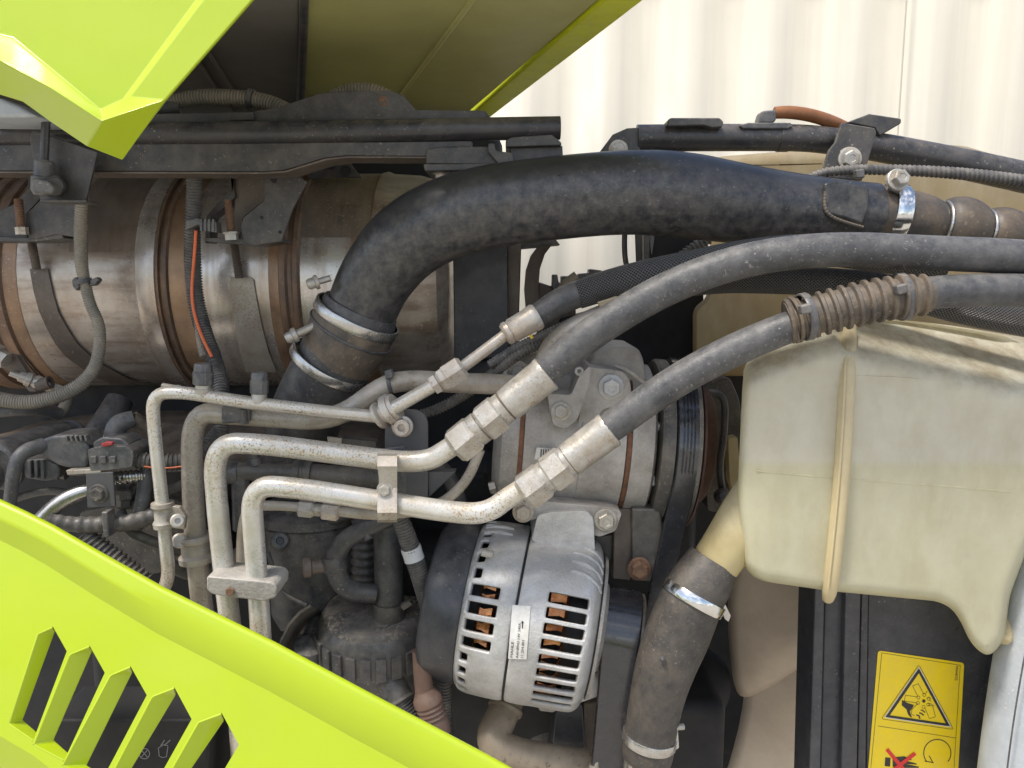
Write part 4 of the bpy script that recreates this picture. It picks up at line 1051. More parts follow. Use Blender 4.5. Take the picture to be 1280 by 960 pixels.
    MB().plate(rounded([(481, 640, 1), (481, 528, 3), (492, 512, 5), (525, 512, 10), (535, 524, 8), (535, 640, 1)], 3, 4), .935, .005).build('plate', 'grey_paint', b, bevel=.001)
    MB().plate([(535, 590), (570, 590), (536, 622)], .94, .02).build('gusset', 'grey_paint', b, bevel=.001)
    MB().plate([(471, 562), (505, 558), (508, 570), (506, 640), (500, 640), (500, 572), (472, 572)], .915, .004).build('edge_trim', 'plastic', b, bevel=.001)
    e = thing('p_clamp', 'rusty beige rubber lined clip holding the thin pipe to the bracket', 'clamp', at(495, 520, .91))
    turned('rubber_grommet', (472, 521, .925), (500, 505, .92), [(0, 9), (0, 17), (5, 18), (8, 13), (20, 13), (24, 18), (29, 17), (29, 9)], 'rusty_fitting', e, seg=24)
    turned('outer_band', (484, 514, .923), (500, 505, .92), [(0, 13), (0, 20), (9, 20), (9, 13)], 'rusty_fitting', e, seg=24)
    bolt('socket_bolt', (503, 533, .92), 10, 9, 'rusty_fitting', e, socket=True)
    p = thing('steel_pipe', 'small steel line with hex unions behind the lower bright pipe', 'pipe', at(400, 640, .93))
    Y = .93
    tube('pipe', [(303, 730, Y + .02, 7.5), (303, 660, Y + .02, 7.5), (312, 632, Y + .01, 7), (345, 632, Y, 6), (380, 634, Y, 6), (430, 640, Y, 6.5), (470, 644, Y, 7), (520, 640, Y, 6.5), (556, 628, Y, 6.5), (585, 600, Y, 6.5), (600, 562, Y, 6.5)], 'zinc_dull', p, seg=16)
    turned('hex_union', (373, 635, Y), (396, 637, Y), [(0, 9), (2, 11), (17, 11), (20, 9)], 'fitting', p, seg=6, sharp=28)
    turned('union_collar', (391, 637, Y), (404, 638, Y), [(0, 8), (12, 8)], 'fitting', p, seg=20)
    turned('hex_union', (402, 638, Y), (426, 641, Y), [(0, 9), (2, 11), (20, 11), (23, 8)], 'rusty_fitting', p, seg=6, sharp=28)
lines()

# ------------------------------------------------------------------ refrigerant compressor with clutch pulley and belt
def compressor():
    t = thing('compressor', 'grey cast aluminium air conditioning compressor with brown gasket lines', 'compressor', at(720, 640, 1.09))
    tilt = R(4)
    o = at(722, 545, 1.09); a = Vector((math.cos(tilt), 0, -math.sin(tilt))); s = S(722, 545, 1.09)
    kx = lambda x: x * .8 if x > 0 else x
    L = lambda name, prof, mt, seg=56: MB().lathe(o, a, [(kx(x) * s, r * s) for x, r in prof], seg).build(name, mt, t)
    L('rear_head', [(-104, 0), (-104, 60), (-100, 80), (-94, 88), (-74, 92)], 'cast')
    L('gasket', [(-75, 91), (-75, 93), (-70, 93), (-70, 91)], 'rust_brown')
    L('cylinder', [(-70, 90), (-69, 92.5), (-5, 92.5), (-4, 94), (58, 94), (60, 91)], 'cast')
    L('gasket', [(60, 91), (60, 93.5), (66, 93.5), (66, 91)], 'rust_brown')
    L('front_head', [(66, 91), (67, 95), (98, 95), (103, 88), (103, 40)], 'cast')
    Y = 1.0
    # cast mounting bosses and manifold
    MB().plate(rounded([(684, 492), (714, 494), (724, 470), (738, 456), (738, 475), (722, 524), (708, 536), (692, 532), (687, 510)], 5, 3), Y - .028, .1).build('manifold_boss', 'cast', t, bevel=.004, seg=3)
    MB().plate(rounded([(733, 458), (780, 464), (788, 476), (790, 505), (752, 512), (738, 560), (724, 566), (722, 530)], 6, 3), Y - .010, .1).build('mount_boss', 'cast', t, bevel=.004, seg=3)
    MB().plate(rounded([(732, 462), (742, 444), (768, 433), (797, 434), (804, 446), (810, 480), (800, 500), (740, 500)], 8, 4), Y + .035, .12).build('top_housing', 'cast', t, bevel=.006, seg=3)
    MB().plate(rounded([(640, 450), (672, 440), (690, 450), (690, 480), (640, 486), (624, 476)], 8, 4), Y + .03, .1).build('suction_port', 'cast', t, bevel=.006, seg=3)
    MB().plate(rounded([(683, 540), (722, 545), (722, 566), (690, 572), (683, 560)], 3, 2), Y - .004, .04).build('cast_pad', 'cast', t, bevel=.002)
    turned('port_boss', (648, 466, Y + .03), (648, 466, Y), [(0, 15), (18, 15), (20, 13), (20, 9), (26, 8), (26, 0)], 'cast', t, seg=24)
    bolt('mount_bolt', (764, 484, Y - .012), 12, 9, 'cast_light', t)
    bolt('manifold_bolt', (701, 514, Y - .030), 9, 6, 'fitting', t)
    turned('drain_lug', (724, 464, Y - .02), (724, 464, Y - .04), [(0, 6), (8, 6), (9, 5), (9, 2.6), (4, 2.6), (4, 0)], 'cast', t, seg=18)
    tube('spring_clip', [(768, 457, Y, 2), (778, 460, Y, 3), (790, 466, Y, 3), (810, 482, Y + .01, 3)], 'cast', t, seg=10)
    for x, y in ((819, 533), (816, 601)):
        turned('lug_nut', (x, y, Y + .02), (x, y, Y), [(0, 8), (10, 8), (12, 6)], 'rusty_fitting', t, seg=6)
    turned('side_bolt', (620, 608, 1.02), (606, 612, 1.02), [(0, 8), (8, 8), (9, 6), (9, 0)], 'fitting', t, seg=6)
    MB().plate([(671, 560), (696, 562), (695, 578), (668, 574)], Y - .026, .004).build('data_plate', 'sticker_white', t)
    for k in range(6):
        MB().plate([(676 + 3 * k, 561.5), (677.3 + 3 * k, 561.6), (676.5 + 3 * k, 574), (675.2 + 3 * k, 573.8)], Y - .0268, .0006).build('data_bar', 'sticker_print', t)
    # foot with lower bolts
    MB().plate(rounded([(664, 620), (690, 628), (760, 634), (778, 640), (770, 664), (748, 672), (730, 662), (735, 640), (690, 640), (668, 650), (650, 650), (640, 640)], 5, 3), Y - .02, .07).build('foot', 'cast', t, bevel=.003, seg=3)
    bolt('foot_bolt', (757, 650, Y - .022), 11, 10, 'fitting', t)
    bolt('foot_bolt', (654, 640, Y - .025), 10, 9, 'zinc_dull', t)
    # clutch pulley
    p = thing('clutch_pulley', 'dark grooved clutch pulley beside the compressor', 'pulley', at(850, 640, 1.09))
    LP = lambda name, prof, mt: MB().lathe(o, a, [(kx(x) * s, r * s) for x, r in prof], 72).build(name, mt, p)
    LP('hub', [(103, 30), (108, 60), (108, 100), (112, 103), (126, 103), (128, 98)], 'dark_metal')
    g = [(128, 96)]
    for k in range(5):
        g += [(130 + k * 5, 100), (132.5 + k * 5, 95)]
    g += [(156, 106), (162, 108), (164, 104)]
    LP('grooved_rim', g, 'dark_metal')
    LP('clutch_plate', [(164, 100), (166, 104), (169, 104), (170, 80), (176, 78), (192, 72), (196, 68), (196, 20)], 'clutch_rust')
    b = thing('drive_belt', 'black ribbed drive belt running down from the clutch pulley', 'belt', at(855, 800, 1.09))
    fr, w = frame(a)
    m = MB(); v = []; f = []
    # belt path: over the pulley front and straight down
    n0 = 26
    pp = []
    for k in range(n0 + 1):
        th = R(-150) + (R(12) - R(-150)) * k / n0
        pp.append((fr * math.cos(th) + w * math.sin(th)) * 102 * s)
    tn = (pp[-1] - pp[-2]).normalized()
    for k in range(1, 9): pp.append(pp[n0] + tn * .045 * k + Vector((-.0035 * k, 0, 0)))
    cols = []
    for k in range(5):
        x0 = 131 + k * 5
        cols += [(x0, 0), (x0 + .8, .0018), (x0 + 3.8, .0018), (x0 + 4.6, 0)]
    for i, q in enumerate(pp):
        rad = q.normalized() if i <= n0 else pp[n0].normalized()
        for x, d in cols: v.append(o + a * kx(x) * s + q + rad * d)
    nc = len(cols)
    for i in range(len(pp) - 1):
        for j in range(nc - 1):
            f.append([i * nc + j, i * nc + j + 1, (i + 1) * nc + j + 1, (i + 1) * nc + j])
    MB().add(v, f).build('belt', 'belt', b, solid=.004, offset=1)
compressor()

# ------------------------------------------------------------------ alternator
def alternator():
    t = thing('alternator', 'silver slotted alternator with black end cap and visible copper windings', 'alternator', at(650, 880, 1.0))
    tilt = R(8.6)
    o = at(648, 764, 1.0); a = Vector((math.cos(tilt), -.11, -math.sin(tilt))).normalized(); s = S(649, 763, 1.0) * .94
    r0 = 112
    fr, w = frame(a)
    def P(x, th, r): return o + a * x * s + (fr * math.cos(th) + w * math.sin(th)) * r * s
    def shell(name, ts, prof, slots, thn, skip, thick=.0055):
        """ts: axial stations, prof: radius at each, slots: list of theta lines"""
        v = []; f = []
        m = len(slots)
        for x, r in zip(ts, prof):
            for th in slots: v.append(P(x, th, r))
        for i in range(len(ts) - 1):
            for j in range(m):
                k = (j + 1) % m
                if skip(i, j): continue
                f.append([i * m + j, i * m + k, (i + 1) * m + k, (i + 1) * m + j])
        ob = MB().add(v, f).build(name, 'cast_light', t, subsurf=2, sharp=180)
        md = ob.modifiers.new('solid', 'SOLIDIFY'); md.thickness = thick; md.offset = 1 if solid_sign(ob) else -1
        return ob
    def solid_sign(ob):
        p = ob.data.polygons[0]
        c = p.center + BASE[ob.name]
        rad = c - o; rad -= a * rad.dot(a)
        return p.normal.dot(rad) < 0
    # front half (right): slots spaced 9.4 degrees
    N = 38; st = 2 * math.pi / N
    lines_ = []
    for k in range(N):
        c0 = R(-36) + k * st
        lines_ += [c0 - st * .36, c0 - st * .17, c0 + st * .17, c0 + st * .36]
    def skipR(i, j):
        if i not in (3, 4, 5) or j % 4 == 3: return False
        c0 = (R(-36) + (j // 4) * st + math.pi) % (2 * math.pi) - math.pi
        return R(-41) < c0 < R(40) or c0 < R(-110) or c0 > R(110)
    shell('front_housing', [1.5, 4, 24, 36, 41, 80, 86, 92, 98, 102, 102], [r0 - 1, r0 + 1, r0 + 1, r0, r0, r0 - 1, r0 - 2, r0 - 5, r0 - 14, r0 - 30, 40], lines_, 0, skipR)
    N2 = 33; st2 = 2 * math.pi / N2
    lines2 = []
    for k in range(N2):
        c0 = R(-32) + k * st2
        lines2 += [c0 - st2 * .34, c0 - st2 * .17, c0 + st2 * .17, c0 + st2 * .34]
    def skipL(i, j):
        if i not in (2, 3, 4, 5) or j % 4 == 3: return False
        c0 = (R(-32) + (j // 4) * st2 + math.pi) % (2 * math.pi) - math.pi
        if i in (2, 3): return True
        return R(-37) < c0 < R(10) or abs(c0) > R(100)
    shell('rear_housing', [-70, -66, -60, -57, -48, -26, -22, -10, -3, -1.5], [r0 - 22, r0 - 10, r0 - 4, r0 - 2, r0, r0 + 1, r0 + 1, r0 + 1, r0 + .5, r0 - 1.5], lines2, 0, skipL)
    MB().lathe(o, a, [(x * s, r * s) for x, r in ((-3, r0 - 6), (-3, r0 - 2), (3, r0 - 2), (3, r0 - 6))], 64).build('seam_ring', 'dark', t)
    # copper windings and stator inside
    MB().lathe(o, a, [(x * s, r * s) for x, r in ((-64, 60), (-64, 82), (-30, 82), (-28, 96), (34, 96), (36, 82), (95, 80), (95, 60))], 64).build('stator', 'dark', t)
    m = MB()
    for side, xa, xb in ((1, 34, 62), (-1, -24, -46)):
        for k in range(78):
            th = 2 * math.pi * k / 78
            if math.cos(th) < -.15: continue
            for q in range(5):
                t0 = th + q * .0155; sh = .05 * (1 if k % 2 else -1)
                pa = [(P(xa, t0, 92), .00125), (P(xa + (xb - xa) * .2, t0 + sh * .3, 104 + q * .3), .00125), (P(xa + (xb - xa) * .85, t0 + sh, 104 - q * .5), .00125), (P(xb, t0 + sh * 1.5, 88), .00125)]
                m.sweep(pa, 5, False)
    m.build('copper_winding', 'copper', t)['kind'] = 'stuff'
    # black plastic rear cap
    MB().lathe(o, a, [(x * s, r * s) for x, r in ((-64, 96), (-66, 103), (-70, 105), (-104, 102), (-112, 98), (-116, 92), (-118, 60), (-118, 0))], 64).build('end_cap', 'shroud', t)
    # nose bearing housing
    MB().lathe(o, a, [(x * s, r * s) for x, r in ((100, 70), (102, 92), (106, 90), (108, 60), (113, 55), (113, 10))], 56).build('nose', 'cast', t)
    # top mounting lug with cast fins
    MB().plate(rounded([(664, 676), (672, 645), (690, 640), (734, 639), (742, 648), (744, 690), (700, 688)], 4, 3), .968, .09).build('mount_lug', 'cast_light', t, bevel=.003, seg=3)
    for k, th in enumerate((-80, -72, -64, -56)):
        th = R(th)
        pa = [(P(58, th, r0 - 2), 3.2 * s), (P(76, th + R(1), r0 - 1), 4 * s), (P(92, th + R(5), r0 - 7), 3.4 * s), (P(98, th + R(8), r0 - 16), 2 * s)]
        MB().sweep(fillet(pa, None, 4), 10).build('cooling_fin', 'cast_light', t)
    for k, th in enumerate((-86, -78)):
        th = R(th)
        MB().sweep(fillet([(P(-58, th, r0 - 5), 3 * s), (P(-40, th, r0 + .5), 4 * s), (P(-22, th, r0), 3 * s)], None, 4), 10).build('cooling_fin', 'cast_light', t)
    # lower foot and through bolt bosses
    MB().plate(rounded([(700, 850), (740, 838), (752, 850), (748, 872), (720, 882), (704, 878)], 5, 3), .95, .06).build('foot', 'cast_light', t, bevel=.004, seg=3)
    turned('through_bolt', (602, 690, .925), (618, 694, .925), [(0, 5), (14, 5), (15, 3)], 'fitting', t, seg=10)
    turned('terminal_stud', (541, 722, .96), (530, 718, .96), [(0, 7), (6, 7), (7, 4), (12, 4)], 'fitting', t, seg=6)
    # paper label following the drum
    rl = (r0 + 2.2) * s
    lab = [(639.5, 758), (641, 756), (662, 757.6), (663.2, 759.5), (658.5, 822.5), (657, 824), (636.5, 823.2), (635, 821.5)]
    v = []; f = []
    NR = 8
    for i in range(NR + 1):
        k = i / NR
        l_ = Vector((640.4, 756)).lerp(Vector((635, 823.4)), k); r_ = Vector((663.3, 757.6)).lerp(Vector((658, 824.2)), k)
        v += [oncyl(l_.x, l_.y, o, a, rl), oncyl(r_.x, r_.y, o, a, rl)]
    for i in range(NR): f.append([2 * i, 2 * i + 1, 2 * i + 3, 2 * i + 2])
    lb = MB().add(v, f).build('label', 'sticker_white', t)
    up = Vector((5.4, -67.4)); up.normalize(); rt = Vector((1, .07))       # text runs upwards along the label
    def label_text(txt, u, vv, size, length):
        tv, tf = text_mesh(txt, 1.0)
        wid = max(p[0] for p in tv)
        pts = []
        for p in tv:
            q = Vector((635, 823.4)) + rt * (u + p[1] * size * -1) * -1 * -1 + up * (vv + p[0] / wid * length)
            pts.append(q)
        MB().add([oncyl(q.x, q.y, o, a, rl + .0004) for q in pts], tf).build('print', 'sticker_print', lb)
    label_text('MAHLE', 5.6, 1.5, 4.6, 20)
    label_text('AAN8943 14V 240A', 12.6, 1.5, 4.6, 44)
    label_text('11.204.801', 18.6, 1.5, 4.6, 23)
    q0 = [(652.6, 785.5), (652.2, 778.5), (651.2, 778.5), (653.2, 775.6), (654.9, 778.8), (653.9, 778.8), (653.7, 785.6)]
    MB().add([oncyl(x, y, o, a, rl + .0004) for x, y in q0], [list(range(len(q0)))]).build('print', 'sticker_print', lb)
    # pulley on the shaft
    p = thing('alternator_pulley', 'black grooved alternator pulley carrying the ribbed belt', 'pulley', at(780, 830, 1.0))
    LP = lambda name, prof, mt: MB().lathe(o, a, [(x * s, r * s) for x, r in prof], 64).build(name, mt, p)
    LP('inner_flange', [(106, 20), (108, 52), (112, 54), (114, 50)], 'dark_metal')
    LP('rim', [(114, 47), (154, 47), (156, 51), (160, 52), (162, 48), (163, 10)], 'dark_metal')
    b = thing('drive_belt', 'glossy black ribbed belt wrapping the alternator pulley and dropping down', 'belt', at(780, 960, 1.0))
    pp = []
    for k in range(25):
        th = R(-140) + (R(4) - R(-140)) * k / 24
        pp.append((fr * math.cos(th) + w * math.sin(th)) * 50 * s)
    tn = Vector((-.06, 0.02, -1)).normalized()
    for k in range(1, 8): pp.append(pp[24] + tn * .05 * k)
    v = []; f = []
    cols = []
    for k in range(8):
        x0 = 114 + k * 5
        cols += [(x0, 0), (x0 + .9, .0012), (x0 + 4, .0012), (x0 + 4.8, 0)]
    for i, q in enumerate(pp):
        rad = q.normalized() if i <= 24 else pp[24].normalized()
        for x, d in cols: v.append(o + a * x * s + q + rad * d)
    nc = len(cols)
    for i in range(len(pp) - 1):
        for j in range(nc - 1): f.append([i * nc + j, i * nc + j + 1, (i + 1) * nc + j + 1, (i + 1) * nc + j])
    MB().add(v, f).build('belt', 'belt', b, solid=.004, offset=1)
    # bracket to the right of the lug
    k = thing('alternator_bracket', 'dark dusty steel bracket with rusty bolt above the alternator pulley', 'bracket', at(795, 730, 1.02))
    MB().plate([(790, 636), (826, 636), (828, 660), (822, 728), (790, 726)], 1.0, .03).build('arm', 'dark_metal', k, bevel=.003)
    MB().plate([(768, 636), (792, 636), (788, 726), (766, 724)], 1.012, .03).build('flank', 'brown_metal', k, bevel=.002)
    bolt('bolt', (799, 711, .998), 11, 9, 'rust', k)
    MB().plate([(742, 672), (768, 668), (768, 700), (750, 706)], 1.03, .03).build('web', 'dark_metal', k, bevel=.002)
alternator()

# ------------------------------------------------------------------ oil separator with round knurled lid
def separator():
    t = thing('oil_separator', 'dusty black oil separator canister with round knurled lid', 'separator', at(468, 880, 1.02))
    o = at(470, 757, 1.03); a = Vector((0.03, -.14, 1)).normalized(); s = S(470, 780, 1.02) * 1.10
    L = lambda name, prof, mt, seg=64: MB().lathe(o, a, [(x * s, r * s) for x, r in prof], seg).build(name, mt, t)
    L('bowl', [(-190, 40), (-130, 50), (-95, 55), (-62, 60), (-60, 63), (-52, 63)], 'plastic')
    lid = L('lid_ring', [(-54, 62), (-54, 66), (-50, 67.5), (-22, 67.5), (-14, 64), (-10, 61), (-8, 59)], 'plastic')
    L('lid_top', [(-9, 60), (-6, 58.5), (-3.5, 57), (-2, 54), (0, 30), (1, 0)], 'plastic_dusty')
    fr, w = frame(a)
    tab = None
    for k in range(26):
        th = 2 * math.pi * k / 26
        d = fr * math.cos(th) + w * math.sin(th); e = a.cross(d).normalized()
        c = o + d * 67.5 * s - a * 37 * s
        m = MB(); pts = []
        for da, de in ((-14, -5.8), (-14, 5.8), (14, 5.8), (14, -5.8)):
            pts.append(c + a * da * s + e * de * s - d * .001)
        m.prism(pts, d * .0052)
        m.build('knurl_tab', 'plastic', lid, bevel=.0012)
    tube('riser_hose', [(487, 770, 1.01, 18.5), (486, 720, 1.01, 18), (483, 640, 1.02, 17)], 'rubber_dark', t, seg=24)
    turned('spring_clip', (487, 771, 1.01), (487, 752, 1.01), [(0, 19), (0, 21), (20, 20.5), (20, 18)], 'dark_metal', t, seg=28)
    MB().plate([(500, 757), (512, 752), (516, 756), (504, 764)], .985, .01).build('clip_ear', 'dark_metal', t, bevel=.001)
    turned('outlet', (480, 838, .985), (506, 888, .96), [(0, 17), (4, 22), (10, 22), (12, 18), (40, 18), (44, 21), (47, 18)], 'plastic', t, seg=28)
    tube('outlet_hose', [(500, 878, .96, 16), (512, 900, .955, 17), (520, 930, .95, 17)], 'rubber', t, seg=20, ribs=(.004, .06))
    h = thing('breather_hose', 'black bent breather hose looping beside the separator riser', 'hose', at(420, 720, 1.0))
    tube('hose', [(505, 640, .97, 11), (470, 655, .975, 11), (432, 672, .98, 12), (416, 700, .985, 13), (428, 738, .99, 12.5), (470, 742, 1.0, 12)], 'rubber_dark', h, seg=22, step=8)
    turned('collar', (417, 694, .985), (420, 714, .985), [(0, 12), (0, 15), (6, 16), (14, 15.5), (20, 14.5), (20, 12)], 'rubber_dark', h)
    turned('end_plug', (378, 710, .975), (412, 706, .985), [(0, 6), (1, 11), (3, 12.5), (10, 12), (12, 9), (36, 9)], 'brown_metal', h, seg=20)
    tube('branch_nib', [(456, 660, .975, 7), (462, 674, .97, 6)], 'rubber_dark', h)
    c = tube('corrugated_conduit', [(497, 640, .95, 11), (505, 660, .95, 11.5), (517, 695, .955, 12), (530, 735, .96, 12), (546, 790, .97, 12)], 'conduit', ribs=(.0038, .12))
    tag(c, 'black corrugated conduit with white tape band left of the alternator', 'conduit')
    turned('white_tape', (513, 683, .955), (519, 702, .955), [(0, 11), (0, 12.6), (5, 12.9), (10, 12.5), (18, 12.8), (18, 11)], 'tape_white', c, seg=24)
    d = tube('rubber_boot', [(456, 640, 1.06, 17), (456, 700, 1.06, 17), (457, 728, 1.06, 19), (457, 745, 1.06, 20)], 'rubber_dark', ribs=(.012, .10, 8), seg=24)
    tag(d, 'dark ribbed rubber boot behind the riser hose', 'boot')
    k = thing('fuel_filter', 'squat matt black filter canister behind the vertical pipes', 'filter', at(385, 760, 1.08))
    o2 = at(392, 690, 1.12); s2 = S(392, 690, 1.12)
    Lk_ = lambda name, prof, mt: MB().lathe(o2, Vector((0, 0, 1)), [(x * s2, r * s2) for x, r in prof], 48).build(name, mt, k)
    Lk_('body', [(-90, 40), (-80, 58), (-60, 64), (44, 64), (48, 60)], 'plastic')
    Lk_('lid', [(46, 60), (48, 68), (58, 68), (62, 60), (66, 30), (66, 0)], 'plastic')
    turned('boss', (350, 676, 1.052), (350, 676, 1.03), [(0, 12), (14, 11), (16, 9), (16, 5), (12, 4), (12, 0)], 'plastic', k, seg=20)
    m = MB().plate([(352, 694), (366, 694), (362, 748), (350, 746)], 1.05, .01).build('side_rib', 'plastic', k, bevel=.002)
    tube('edge_bead', [(335, 690, 1.04, 2.5), (345, 720, 1.03, 2.5), (352, 742, 1.02, 2.5), (384, 757, 1.0, 2.5)], 'rubber_dark', k, seg=8)
    g = MB()
    arc = [(388, 755), (374, 764), (360, 780), (350, 800), (344, 830)]
    v = []; f = []
    for x, y in arc: v += [at(x, y, .97), at(x + 14, y + 8, 1.05), at(x + 1.5, y + 3, .97), at(x + 15, y + 11, 1.05)]
    for i in range(len(arc) - 1):
        b0, b1 = 4 * i, 4 * i + 4
        f += [[b0, b0 + 1, b1 + 1, b1], [b0 + 2, b1 + 2, b1 + 3, b0 + 3], [b0, b1, b1 + 2, b0 + 2], [b0 + 1, b0 + 3, b1 + 3, b1 + 1]]
    f += [[0, 2, 3, 1], [len(v) - 4, len(v) - 3, len(v) - 1, len(v) - 2]]
    q = g.add(v, f).build('splash_guard', 'dark_metal', bevel=.0006)
    tag(q, 'thin curved black guard strip left of the separator lid', 'guard')
    c = tube('corrugated_conduit', [(372, 830, 1.0, 9), (385, 800, 1.02, 9), (396, 775, 1.05, 9), (400, 740, 1.08, 9)], 'conduit', ribs=(.004, .14))
    tag(c, 'dark corrugated conduit behind the curved guard strip', 'conduit')
    c = MB().lathe(at(385, 815, 1.0), Vector((.2, -.3, 1)).normalized(), [(-.03, .02), (0, .022), (.012, .02), (.016, .01), (.016, 0)], 24).build('sender_cap', 'plastic')
    tag(c, 'small dark sender cap low beside the separator', 'cap')
    # terminal with brown rubber boot
    b = thing('terminal_boot', 'reddish brown rubber cable boot at the alternator terminal', 'boot', at(540, 900, .95))
    tube('sleeve', [(524, 812, .94, 9), (527, 835, .94, 11), (531, 868, .94, 12)], 'boot', b, seg=20)
    turned('ribbed_bell', (530, 862, .94), (549, 915, .935), [(0, 12), (6, 15), (10, 18), (18, 18.5), (20, 16.5), (24, 18), (26, 16), (30, 17.5), (32, 15.5), (36, 17), (38, 15), (44, 16.5), (60, 14)], 'boot', b, seg=24)
    turned('terminal_nut', (526, 786, .945), (534, 788, .945), [(0, 8), (10, 8), (11, 5)], 'fitting', b, seg=6)
    tube('lug_wire', [(531, 775, .94, 1.8), (532, 800, .94, 1.8), (526, 818, .94, 1.8)], 'steel_clamp', b, seg=8)
    c = tube('corrugated_conduit', [(556, 835, 1.0, 9.5), (555, 880, 1.0, 9.5), (558, 930, 1.0, 9.5)], 'conduit', ribs=(.0045, .14))
    tag(c, 'short corrugated conduit dropping below the alternator end cap', 'conduit')
separator()

# ------------------------------------------------------------------ pipes and housings below the alternator
def lower_parts():
    p = thing('coolant_pipe', 'rust brown bent coolant pipe below the alternator', 'pipe', at(640, 950, .95))
    tube('pipe', [(640, 865, 1.03, 18), (630, 890, 1.0, 20), (610, 930, .96, 21), (650, 945, .96, 20), (720, 955, .97, 19), (800, 960, .98, 18)], 'tan_pipe', p, seg=26, trim=.03, step=9)
    turned('bead', (634, 880, 1.01), (628, 895, 1.0), [(0, 20), (3, 22.5), (8, 22.5), (11, 20)], 'tan_pipe', p)
    turned('drain_cock', (742, 968, .94), (748, 945, .94), [(0, 9), (12, 9), (14, 6), (26, 5)], 'fitting', p, seg=14)
    w = thing('water_pump', 'dark round water pump housing low behind the coolant pipe', 'pump', at(690, 950, 1.08))
    MB().lathe(at(690, 930, 1.12), Vector((0, -1, .15)).normalized(), [(0, .07), (.04, .07), (.06, .062), (.07, .045), (.07, 0)], 40).build('volute', 'dark_metal', w)
    MB().plate(rounded([(695, 886), (728, 880), (732, 940), (724, 985), (680, 985), (690, 930)], 4, 2), 1.01, .08).build('bracket', 'shroud', w, bevel=.003)
    MB().plate([(729, 880), (750, 878), (748, 980), (725, 980)], 1.015, .05).build('flank', 'brown_metal', w, bevel=.003)
    MB().plate(rounded([(672, 880), (694, 882), (694, 891), (674, 889)], 3, 2), .985, .01).build('tab', 'cast', w, bevel=.001)
    tube('spring_wire', [(610, 900, 1.02, 2), (603, 912, .98, 2), (600, 930, .97, 2)], 'fitting', w, seg=8)
lower_parts()

